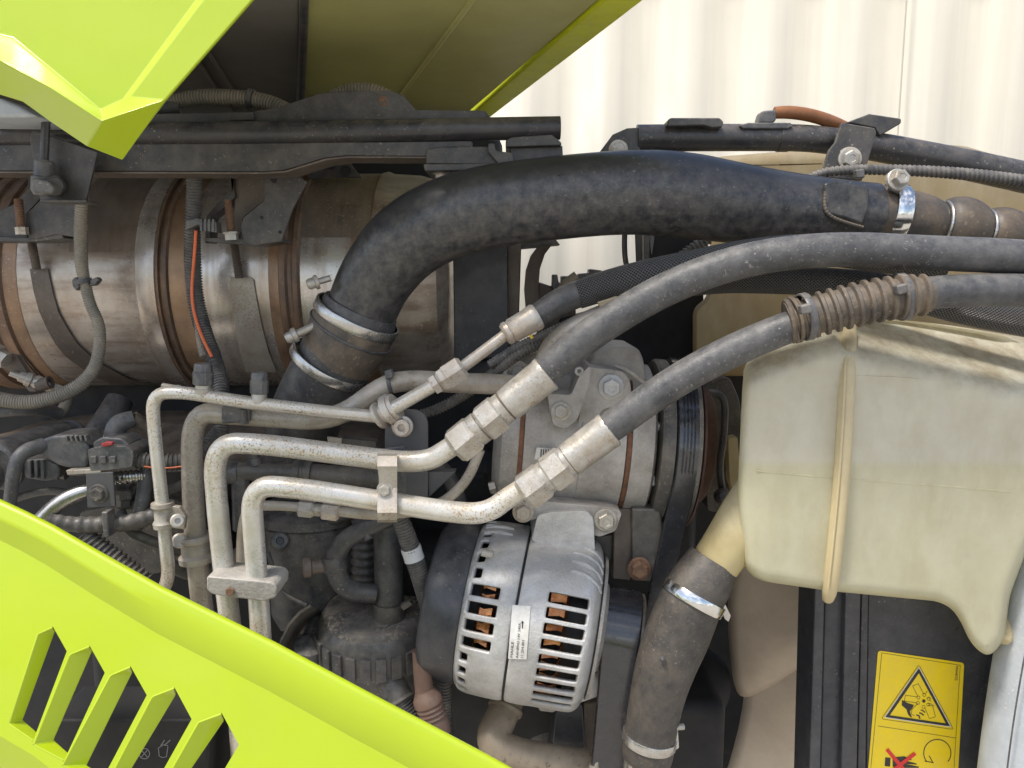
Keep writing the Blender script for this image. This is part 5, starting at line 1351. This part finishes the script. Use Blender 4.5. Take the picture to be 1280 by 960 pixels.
# ------------------------------------------------------------------ sensors, plugs and harness on the left
def left_cluster():
    r = thing('fuel_rail', 'dark grey tubular rail cover receding at the left margin', 'rail', at(30, 600, 1.0))
    tube('rail', [(-70, 596, .93, 36), (0, 580, .99, 31), (60, 552, 1.1, 22), (92, 542, 1.16, 17)], 'plastic', r, seg=26)
    turned('end_ring', (86, 544, 1.14), (97, 540, 1.17), [(0, 17), (0, 19), (6, 19), (9, 16), (11, 8), (11, 0)], 'plastic', r, seg=26)
    turned('rim', (2, 578, .975), (-6, 583, .965), [(0, 33), (3, 35), (9, 35), (12, 31)], 'plastic', r, seg=30)
    h = tube('rubber_hose', [(8, 660, .93, 7.5), (13, 625, .93, 7.5), (17, 585, .93, 8), (28, 564, .94, 9), (55, 556, .96, 9)], 'rubber', seg=18, trim=.03)
    tag(h, 'narrow grey hose bending up beside the rail cover', 'hose')
    c = thing('wiring_connector', 'bulky black wiring connector with red locking clip', 'connector', at(110, 590, .95))
    MB().plate(rounded([(50, 550), (66, 545), (96, 543), (112, 560), (108, 585), (84, 585), (72, 582), (52, 570)], 4, 3), .955, .05).build('socket_half', 'plastic', c, bevel=.004, seg=3)
    MB().plate(rounded([(109, 562), (130, 557), (158, 558), (167, 565), (165, 584), (150, 586), (113, 590)], 3, 3), .945, .05).build('plug_half', 'plastic', c, bevel=.003, seg=3)
    MB().plate([(115, 553), (128, 546), (152, 548), (162, 556), (158, 560), (116, 562)], .955, .04).build('lock_slide', 'plastic', c, bevel=.003)
    MB().plate([(125, 555), (133, 552), (141, 553), (140, 557), (128, 559)], .94, .006).build('red_clip', 'red_clip', c, bevel=.0015)
    for i in range(5):
        MB().plate([(80 + i * 6, 546 - i * .5), (83 + i * 6, 546 - i * .5), (85 + i * 6, 552), (82 + i * 6, 552)], .948, .01).build('keying_rib', 'plastic', c, bevel=.001)
    for i in range(3):
        MB().plate([(112 + i * 12, 571), (120 + i * 12, 570), (120 + i * 12, 579), (112 + i * 12, 580)], .942, .004).build('latch', 'plastic', c, bevel=.001)
    turned('rear_seal', (162, 574, .965), (172, 574, .965), [(0, 12), (4, 13), (10, 12)], 'rubber_dark', c)
    k = tube('corrugated_conduit', [(166, 574, .965, 10.5), (200, 578, .97, 11), (232, 578, .98, 11), (255, 565, 1.0, 11), (275, 540, 1.02, 11)], 'conduit', ribs=(.0052, .17))
    tag(k, 'black corrugated conduit leading right out of the wiring connector', 'conduit')
    tube('red_wire', [(180, 583, .955, 1), (205, 586, .958, 1), (235, 582, .965, 1)], 'orange_wire', k, seg=6)
    e = thing('hose_elbow', 'black rubber elbow with tan hose end behind the connector', 'hose', at(150, 550, 1.0))
    tube('elbow', [(143, 556, .99, 12), (144, 530, .99, 12.5), (168, 523, 1.0, 10)], 'plastic', e, seg=20, trim=.02)
    turned('nose', (133, 549, .99), (143, 549, .99), [(0, 9), (10, 12)], 'plastic', e)
    tube('hose_end', [(165, 522, 1.0, 9), (180, 532, 1.01, 9), (198, 548, 1.02, 9)], 'rubber_tan', e)
    s = thing('injector_plug', 'black ribbed injector plug below the connector', 'plug', at(55, 600, .96))
    MB().plate(rounded([(26, 575), (52, 573), (74, 582), (74, 598), (56, 602), (30, 598)], 4, 2), .965, .045).build('body', 'plastic', s, bevel=.003)
    for i in range(3):
        MB().plate([(34 + i * 8, 576), (38 + i * 8, 576), (39 + i * 8, 598), (35 + i * 8, 598)], .96, .01).build('rib', 'plastic', s, bevel=.001)
    turned('nozzle', (72, 590, .985), (84, 593, .985), [(0, 9), (4, 9), (5, 7), (12, 7)], 'dark_metal', s)
    b = thing('sensor_bracket', 'grey steel tab bracket with hex bolt under the connector', 'bracket', at(125, 634, .95))
    MB().plate([(107, 592), (141, 590), (144, 633), (109, 635)], .945, .004).build('plate', 'grey_paint', b, bevel=.001)
    MB().plate([(82, 588), (126, 586), (126, 591), (84, 594)], .945, .03).build('fold', 'zinc_dull', b, bevel=.001)
    bolt('bolt', (123, 617, .944), 9, 7, 'dark_metal', b)
    f = tube('foil_sleeve', [(140, 598, .97, 8), (160, 596, .97, 9), (182, 594, .98, 8)], 'steel_clamp', ribs=(.006, .2))
    tag(f, 'crinkled silver heat sleeve right of the tab bracket', 'sleeve')
    f = tube('steel_hose', [(40, 665, .93, 10), (60, 640, .94, 10), (84, 622, .95, 10), (112, 612, .96, 9)], 'steel_clamp', seg=22)
    tag(f, 'shiny silver tube curving down behind the side panel edge', 'tube')
    f = tube('rubber_hose', [(184, 585, .985, 9), (182, 610, .98, 10), (176, 640, .97, 9), (170, 660, .97, 8)], 'rubber', seg=18)
    tag(f, 'short grey rubber sleeve hanging left of the thin pipe', 'hose')
    f = tube('cable_loom', [(60, 650, .93, 9), (90, 656, .94, 10), (130, 656, .95, 11), (170, 652, .96, 11), (205, 640, .98, 11)], 'conduit', ribs=(.012, .08, 8), seg=18)
    tag(f, 'taped dark cable loom running below the tab bracket', 'loom')
    MB().plate([(126, 640), (134, 640), (136, 672), (129, 672)], .93, .02).build('tape_band', 'plastic', f, bevel=.002)
    f = tube('ribbed_hose', [(105, 668, .95, 14), (122, 686, .95, 15), (150, 706, .95, 15), (180, 730, .95, 15)], 'conduit', ribs=(.007, .2), seg=22)
    tag(f, 'dark ribbed hose dipping behind the side panel', 'hose')
    f = MB().plate(rounded([(95, 640), (215, 620), (240, 640), (250, 700), (190, 720), (120, 690)], 12, 3), 1.03, .08).build('engine_cover', 'dark_metal', bevel=.008, seg=3)
    tag(f, 'dark engine cover lump below the wiring loom', 'cover')
    f = thing('coolant_tube', 'dark horizontal coolant tube with flange behind the bright pipes', 'tube', at(380, 600, 1.02))
    tube('tube', [(284, 585, 1.02, 12), (300, 589, 1.02, 12), (372, 591, 1.02, 12), (390, 592, 1.02, 13), (480, 600, 1.03, 13)], 'dark_metal', f, seg=22)
    turned('flange', (368, 590, 1.02), (392, 592, 1.02), [(0, 12), (0, 16), (8, 16), (9, 14.5), (13, 14.5), (14, 16), (22, 16), (22, 12)], 'dark_metal', f, seg=28)
    turned('elbow_cap', (300, 590, 1.02), (280, 590, 1.02), [(0, 14), (8, 16), (16, 14), (20, 8), (20, 0)], 'plastic', f, seg=24)
    tube('down_leg', [(300, 592, 1.02, 11), (301, 620, 1.02, 11), (302, 660, 1.03, 11)], 'plastic', f)
    turned('top_plug', (319, 580, 1.02), (318, 566, 1.02), [(0, 10), (8, 9), (10, 6), (14, 6)], 'plastic', f, seg=20)
    MB().plate([(409, 546), (427, 548), (427, 558), (410, 556)], 1.03, .004).build('bright_tab', 'zinc_dull', f)
    MB().plate([(427, 548), (470, 552), (470, 566), (428, 562)], 1.032, .02).build('tab_body', 'dark_metal', f, bevel=.001)
    for i, (pp, lab) in enumerate(((([(440, 575, 1.06, 9), (470, 610, 1.05, 9), (440, 640, 1.05, 9), (410, 650, 1.06, 9)]), 'dark hose curling between the bright pipes and the filter'),
                     (([(520, 560, 1.05, 10), (560, 590, 1.05, 10), (580, 640, 1.06, 10), (560, 700, 1.08, 10)]), 'dark hose behind the small steel line left of the compressor'),
                     (([(360, 640, 1.02, 5), (390, 622, 1.02, 5), (440, 618, 1.03, 5), (500, 630, 1.04, 5)]), 'thin dark cable behind the lower bright pipe'))):
        q = tube('rubber_hose', pp, 'rubber_dark', seg=16); tag(q, lab, 'hose')
left_cluster()

def clutter():
    q = tube('rubber_hose', [(-20, 516, 1.1, 8), (20, 512, 1.1, 8), (52, 511, 1.12, 8), (75, 518, 1.14, 8)], 'rubber_dark', seg=16); tag(q, 'dark hose stub under the tan looping sleeve', 'hose')
    q = tube('hook_hose', [(84, 495, 1.16, 6), (82, 508, 1.15, 6.5), (70, 522, 1.14, 6.5)], 'conduit_tan', seg=14); tag(q, 'short dusty bent tube under the silencer', 'tube')
    q = tube('rubber_hose', [(150, 500, 1.28, 16), (140, 520, 1.26, 18), (125, 545, 1.24, 20)], 'rubber_dark', seg=20); tag(q, 'dark conical hose in the shade below the silencer', 'hose')
    for i, (pp, lab) in enumerate(((([(-20, 640, .99, 5), (20, 622, .99, 5), (60, 612, 1.0, 5), (95, 618, 1.0, 5)]), 'thin dark cable below the injector plug'),
                     (([(150, 625, 1.0, 6), (175, 620, 1.01, 6), (215, 612, 1.02, 6), (240, 600, 1.03, 6)]), 'thin cable between the loom and the thick pipe'),
                     (([(150, 640, .99, 7), (160, 664, .98, 7), (185, 676, .98, 7), (230, 690, 1.0, 7)]), 'dark cable under the taped loom'),
                     (([(205, 700, .99, 8), (235, 720, 1.0, 8), (270, 715, 1.02, 8), (300, 690, 1.03, 8)]), 'dark hose behind the pipe clamps'))):
        q = tube('cable', pp, 'conduit', seg=12); tag(q, lab, 'cable')
    q = thing('solenoid_valve', 'small dark solenoid valve right of the tab bracket', 'valve', at(158, 625, 1.0))
    turned('coil', (150, 616, 1.0), (172, 616, 1.0), [(0, 9), (0, 12), (16, 12), (17, 9), (22, 8)], 'plastic', q, seg=20)
    turned('collar', (156, 612, .99), (156, 634, .99), [(0, 9), (4, 13), (10, 13), (12, 10), (20, 10)], 'dark_metal', q, seg=6)
    MB().plate(rounded([(144, 628), (182, 626), (184, 636), (146, 638)], 3, 2), .99, .03).build('flange', 'dark_metal', q, bevel=.002)
    q = thing('sensor_plug', 'black square sensor plug between the thick pipe and coolant tube', 'plug', at(262, 610, 1.02))
    MB().plate(rounded([(255, 590), (278, 588), (280, 612), (257, 614)], 3, 2), 1.0, .03).build('body', 'plastic', q, bevel=.003)
    for k in range(3): MB().plate([(258 + 7 * k, 592), (262 + 7 * k, 592), (262 + 7 * k, 610), (258 + 7 * k, 610)], .997, .004).build('rib', 'plastic', q)
clutter()

# ------------------------------------------------------------------ middle background between silencer and tank
def middle():
    p = MB().plate([(566, 300), (634, 296), (636, 445), (568, 452)], 1.24, .012).build('heat_shield', 'shroud', bevel=.002)
    tag(p, 'flat blue black shield plate right of the silencer end', 'shield')
    b = thing('curved_bracket', 'brown steel bracket with curved opening beside the black shield', 'bracket', at(660, 420, 1.3))
    MB().plate([(634, 300), (652, 300), (650, 360), (648, 420), (654, 445), (634, 450)], 1.26, .01).build('post', 'brown_metal', b, bevel=.002)
    arc = [(690, 306), (681, 318), (675, 336), (673, 360), (675, 385), (682, 410)]
    v = []; f = []
    for x, y in arc: v += [at(x, y, 1.26), at(x - 18, y + 2, 1.24), at(x, y, 1.32), at(x - 18, y + 2, 1.32)]
    for i in range(len(arc) - 1):
        b0, b1 = 4 * i, 4 * i + 4
        f += [[b0, b0 + 1, b1 + 1, b1], [b0, b1, b1 + 2, b0 + 2], [b0 + 1, b0 + 3, b1 + 3, b1 + 1], [b0 + 2, b1 + 2, b1 + 3, b0 + 3]]
    MB().add(v, f).build('arc', 'brown_metal', b, bevel=.0015)
    MB().plate([(640, 300), (692, 296), (700, 306), (640, 312)], 1.27, .05).build('top', 'dark_metal', b)
    d = thing('sensor_block', 'black sensor block and clips silhouetted against the container', 'sensor', at(720, 360, 1.3))
    MB().plate([(691, 343), (697, 343), (698, 352), (702, 355), (702, 345), (722, 345), (724, 342), (737, 341), (737, 336), (753, 338), (753, 345), (748, 348), (760, 356), (730, 372), (690, 366)], 1.28, .04).build('body', 'plastic', d, bevel=.002)
    MB().plate([(672, 352), (690, 358), (720, 370), (720, 420), (672, 430)], 1.3, .05).build('base', 'brown_metal', d, bevel=.004)
    tube('tube', [(698, 372, 1.26, 8), (708, 356, 1.26, 8), (722, 346, 1.26, 8)], 'tan_pipe', d)
    w = tube('cable', [(782, 270, 1.2, 3.4), (780, 310, 1.2, 3.4), (783, 335, 1.2, 3.4), (792, 350, 1.2, 3.4)], 'rubber_dark', seg=12)
    tag(w, 'thin black cable crossing the bright gap under the charge pipe', 'cable')
    x = thing('fuse_box', 'black box in the gap under the charge pipe crest', 'box', at(840, 345, 1.25))
    MB().plate(rounded([(806, 280), (876, 280), (874, 350), (830, 350), (808, 336)], 5, 2), 1.16, .1).build('body', 'dark', x, bevel=.004)
    MB().plate([(805, 292), (812, 292), (812, 340), (806, 338)], 1.14, .02).build('edge', 'plastic', x, bevel=.002)
    tube('ribbed_cable', [(842, 330, 1.14, 8), (860, 315, 1.14, 8), (885, 298, 1.14, 8)], 'conduit', x, ribs=(.006, .18))
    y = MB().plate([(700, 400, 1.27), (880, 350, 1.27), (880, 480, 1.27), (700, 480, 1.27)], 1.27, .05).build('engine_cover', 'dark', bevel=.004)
    tag(y, 'black cover behind the top of the compressor', 'cover')
    c1 = tube('corrugated_conduit', [(520, 520, 1.02, 6.5), (548, 512, 1.02, 7), (590, 488, 1.02, 7), (615, 468, 1.0, 7), (640, 448, .98, 7), (668, 432, .98, 7), (700, 424, .99, 7)], 'conduit', ribs=(.0045, .18))
    tag(c1, 'black corrugated conduit climbing behind the steel fittings', 'conduit')
    c2 = tube('corrugated_conduit', [(612, 456, .99, 6), (650, 432, .985, 6.5), (690, 415, .98, 6.5), (730, 395, .98, 6)], 'plastic', ribs=(.004, .15))
    tag(c2, 'glossy black harness under the braided hose crimp', 'conduit')
    MB().plate([(660, 417), (663, 415), (667, 422), (664, 424)], .968, .003).build('yellow_tab', 'sticker_yellow', c2)
    q = tube('metal_tube', [(640, 445, 1.02, 6), (680, 434, 1.02, 6), (730, 426, 1.02, 6)], 'zinc_dull')
    tag(q, 'dull thin metal tube lying behind the black harness', 'tube')
    h = thing('fan_wire', 'black wire hooked down to a round grommet beside the tank', 'wire', at(903, 620, 1.12))
    tube('wire', [(880, 491, 1.08, 4.2), (900, 491, 1.08, 4.4), (907, 505, 1.08, 4.4), (905, 545, 1.08, 4.4), (899, 585, 1.09, 4.4), (903, 612, 1.1, 4.4)], 'rubber_dark', h, seg=12, trim=.02)
    turned('grommet', (903, 620, 1.11), (903, 620, 1.07), [(0, 11), (20, 10), (30, 7), (34, 3)], 'rubber_dark', h, seg=20)
    g = thing('fan_bearing', 'grey cast fan bearing housing between pulley and tank', 'housing', at(905, 600, 1.2))
    MB().plate(rounded([(880, 476), (912, 470), (925, 500), (930, 560), (924, 640), (884, 640)], 8, 3), 1.16, .06).build('body', 'dark_metal', g, bevel=.004)
    MB().plate(rounded([(910, 548), (922, 546), (926, 600), (920, 628), (912, 600)], 3, 2), 1.14, .03).build('cream_clip', 'tank_rib', g, bevel=.003)
middle()

# ------------------------------------------------------------------ cooling fan, shroud, warning sticker
def fan():
    t = thing('cooling_fan', 'tan dusty cooling fan blades below the coolant tank', 'fan', at(960, 960, 1.2))
    def blade(px0, rows, name='blade'):
        v = []; f = []
        for r in rows:
            for (x, y, Y) in r: v.append(at(x, y, Y))
        n = len(rows[0])
        for i in range(len(rows) - 1):
            for j in range(n - 1): f.append([i * n + j, i * n + j + 1, (i + 1) * n + j + 1, (i + 1) * n + j])
        MB().add(v, f).build(name, 'fan_tan', t, solid=.004, offset=0, subsurf=2, sharp=180)
    blade(0, [[(915, 690, 1.24), (985, 690, 1.17), (1050, 690, 1.10)], [(908, 760, 1.26), (972, 770, 1.19), (1050, 775, 1.10)], [(915, 850, 1.27), (965, 826, 1.19), (1050, 775, 1.10)], [(925, 880, 1.3), (975, 850, 1.24), (1050, 800, 1.16)]])
    blade(0, [[(930, 790, 1.30), (990, 790, 1.27), (1050, 780, 1.24)], [(935, 880, 1.29), (990, 870, 1.25), (1050, 860, 1.2)], [(900, 990, 1.31), (980, 960, 1.27), (1050, 940, 1.22)], [(870, 1080, 1.36), (980, 1050, 1.3), (1050, 1030, 1.25)]])
    turned('hub', (850, 850, 1.28), (880, 856, 1.3), [(0, 30), (10, 40), (30, 45), (46, 40), (46, 20)], 'dark', t, seg=40)
    m = thing('radiator_core', 'black radiator core far behind the fan blades', 'radiator', at(980, 980, 1.45))
    MB().box(.18, .80, 1.46, 1.55, .25, at(980, 430, 1.43).z).build('core', 'dark', m)
    s = thing('fan_shroud', 'blue black ribbed plastic fan shroud below the tank', 'shroud', at(1140, 980, .98))
    Y = .985
    MB().plate([(1086, 700), (1300, 730), (1285, 1040), (1082, 1040)], Y, .01).build('panel', 'shroud', s, bevel=.002)
    MB().plate([(1058, 700), (1078, 700), (1070, 1040), (1050, 1040)], Y - .018, .05).build('rib', 'shroud', s, bevel=.003)
    MB().plate([(1078, 700), (1087, 700), (1081, 1040), (1070, 1040)], Y - .008, .04).build('rib', 'shroud', s, bevel=.002)
    MB().plate([(1032, 700), (1058, 700), (1050, 1040), (1023, 1040)], Y - .006, .05).build('rib', 'shroud', s, bevel=.003)
    MB().plate([(1020, 700), (1033, 700), (1024, 1040), (1010, 1040)], Y - .022, .06).build('rib', 'shroud', s, bevel=.003)
    MB().plate([(1276, 640), (1290, 640), (1262, 900), (1240, 1040), (1226, 1040), (1250, 880)], Y - .02, .05).build('edge_frame', 'shroud', s, bevel=.004)
    e = thing('insulated_duct', 'pale blue grey textured duct at the lower right corner', 'duct', at(1270, 960, .9))
    tube('duct', [(1345, 640, .9, 50), (1312, 760, .9, 50), (1288, 900, .9, 50), (1272, 1040, .9, 50)], 'blue_grey', e, seg=40)
    tube('seam', [(1292, 760, .86, 1), (1266, 900, .86, 1), (1250, 1040, .86, 1)], 'rubber', e, seg=6)
fan()

def sticker():
    Y = .985
    t = thing('warning_sticker', 'yellow warning sticker with hand and fan triangle on the shroud', 'sticker', at(1145, 960, Y))
    bk = []
    def flat(poly, lay, name, mt):
        return MB().add([at(x, y, Y - .0008 - .0004 * lay) for x, y in poly], [list(range(len(poly)))]).build(name, mt, bk[0] if bk else t, recalc=False)
    def stroke(pts, wd, lay, name='print_line', mt='sticker_print', closed=False):
        n = len(pts); v = []; f = []
        P = [Vector(p) for p in pts]
        for i in range(n):
            if closed: a_, c_ = P[i - 1], P[(i + 1) % n]
            else: a_, c_ = P[max(i - 1, 0)], P[min(i + 1, n - 1)]
            d1 = (P[i] - a_); d2 = (c_ - P[i])
            d1 = d1.normalized() if d1.length else d2.normalized()
            d2 = d2.normalized() if d2.length else d1
            tt = (d1 + d2); tt = tt.normalized() if tt.length > 1e-4 else d1
            nn = Vector((-tt.y, tt.x)); k = 1 / max(.35, nn.dot(Vector((-d1.y, d1.x))))
            for sg in (-1, 1):
                q = P[i] + nn * sg * wd * .5 * k
                v.append(at(q.x, q.y, Y - .0008 - .0004 * lay))
        for i in range(n if closed else n - 1):
            k = (i + 1) % n
            f.append([2 * i, 2 * k, 2 * k + 1, 2 * i + 1])
        MB().add(v, f).build(name, mt, bk[0] if bk else t, recalc=False)
    Z = lambda zx, zy: (1080 + zx / 6.0, 800 + zy / 6.0)     # measured on a six times enlargement
    b0 = flat(rounded([Z(105, 78), Z(752, 172), Z(700, 1100), Z(20, 1100)], 4.5, 5), 0, 'backing', 'sticker_yellow'); bk.append(b0)
    stroke([Z(40, 1080), Z(134, 97), Z(722, 190), Z(668, 1080)], .5, 1)
    stroke([Z(105, 645), Z(690, 735)], .5, 1)
    stroke(rounded([Z(412, 185), Z(672, 672), Z(130, 592)], 3, 4), .5, 1, closed=True)
    stroke(rounded([Z(412, 205), Z(652, 652), Z(155, 580)], 1.5, 3), .9, 2, mt='sticker_white', name='print_edge', closed=True)
    stroke([Z(413, 228), Z(634, 640), Z(175, 573)], 3.6, 1.5, closed=True)
    # fan pictogram
    stroke([Z(405, 425), Z(365, 345), Z(408, 328), Z(447, 405), Z(462, 402), Z(475, 383)], .55, 1)
    stroke([Z(400, 428), Z(312, 415), Z(302, 458), Z(395, 472)], .55, 1)
    stroke([Z(405, 475), Z(360, 520), Z(355, 555), Z(380, 570)], .55, 1)
    stroke([Z(480, 490), Z(515, 495), Z(535, 570), Z(530, 580), Z(490, 588), Z(455, 505)], .55, 1)
    stroke([Z(470, 440), Z(485, 430), Z(500, 440), Z(490, 452), Z(505, 460)], .55, 1)
    stroke([Z(480, 480), Z(500, 478), Z(528, 497)], .55, 1)
    for cx, cy in ((408, 432), (452, 412), (485, 440), (482, 485), (447, 502), (405, 472)):
        c = Z(cx, cy); stroke([(c[0] + 2 * math.cos(k * .7), c[1] + 2 * math.sin(k * .7)) for k in range(9)], .5, 1, closed=True)
    c = Z(449, 458); flat([(c[0] + 2.2 * math.cos(k * .52), c[1] + 2.2 * math.sin(k * .52)) for k in range(12)], 1, 'fan_hub', 'sticker_print')
    flat([Z(285, 450), Z(322, 470), Z(375, 488), Z(362, 512), Z(345, 535), Z(352, 560), Z(360, 578), Z(350, 580), Z(330, 558), Z(318, 520), Z(283, 490)], 1, 'hand', 'sticker_print')
    stroke([Z(392, 562), Z(412, 568), Z(420, 590)], 1.6, 1, name='finger'); stroke([Z(415, 546), Z(432, 552), Z(448, 566)], 1.6, 1, name='finger'); stroke([Z(425, 525), Z(440, 528), Z(458, 545)], 1.4, 1, name='finger')
    # rotation arrow
    c = Z(550, 848); rr = 102 / 6
    stroke([(c[0] + rr * math.cos(R(k)), c[1] + rr * math.sin(R(k))) for k in range(-220, 46, 7)], 1.1, 1, name='arrow')
    stroke([Z(455, 908), Z(518, 920), Z(488, 868)], 1.1, 1, name='arrow_head')
    # crossed out hand
    flat([Z(160, 880), Z(200, 884), Z(196, 950), Z(155, 946)], 1, 'sleeve', 'sticker_print')
    flat([Z(215, 880), Z(300, 872), Z(350, 890), Z(360, 900), Z(310, 905), Z(390, 925), Z(398, 935), Z(310, 930), Z(410, 950), Z(412, 960), Z(300, 960), Z(215, 950)], 1, 'hand', 'sticker_print')
    stroke([Z(172, 820), Z(330, 1010)], 4.6, 2, 'red_cross', 'sticker_red'); stroke([Z(385, 850), Z(150, 1030)], 4.6, 2.3, 'red_cross', 'sticker_red')
    # part number reading upwards along the right edge
    tv, tf = text_mesh('22384466', 1.0)
    wid = max(p[0] for p in tv)
    p0, p1 = Vector(Z(700, 305)), Vector(Z(707, 195)); up = (p1 - p0); right = Vector((1, .06))
    pts = [p0 + up * (p[0] / wid) + Vector((-up.y, up.x)).normalized() * -1 * 0 - right * (p[1] * 4.6) for p in tv]
    MB().add([at(q.x, q.y, Y - .0013) for q in pts], tf).build('part_number', 'sticker_print', b0, recalc=False)
sticker()

def battery():
    t = thing('battery_case', 'black battery case with grey pictograms behind the louvres', 'battery', at(180, 990, .86))
    Y = .86
    cs = MB().plate([(60, 900), (262, 900), (258, 1060), (60, 1060)], Y, .08).build('case', 'dark', t, bevel=.004)
    c = (180.5, 942); pts = []
    def ring(pts, wd, closed=True):
        n = len(pts); v = []; f = []
        for i in range(n):
            a_, c_ = Vector(pts[i - 1] if closed or i else pts[0]), Vector(pts[(i + 1) % n] if closed or i < n - 1 else pts[i])
            d = (c_ - a_).normalized(); nn = Vector((-d.y, d.x)) * wd * .5
            for sg in (-1, 1): v.append(at(pts[i][0] + nn.x * sg, pts[i][1] + nn.y * sg, Y - .001))
        for i in range(n if closed else n - 1):
            k = (i + 1) % n; f.append([2 * i, 2 * k, 2 * k + 1, 2 * i + 1])
        MB().add(v, f).build('pictogram', 'decal_grey', cs, recalc=False)
    ring([(c[0] + 6.5 * math.cos(R(k)), c[1] + 6.5 * math.sin(R(k))) for k in range(0, 360, 15)], 1)
    ring([(177, 938), (184, 946)], 1, False); ring([(184, 938), (177, 946)], 1, False)
    ring([(198, 935), (199, 945), (203, 947), (208, 946), (210, 933)], 1, False); ring([(198, 935), (204, 931), (210, 932)], 1, False)
    ring([(201, 932), (206, 925)], 1.2, False); ring([(206, 931), (213, 925)], 1.2, False)
battery()
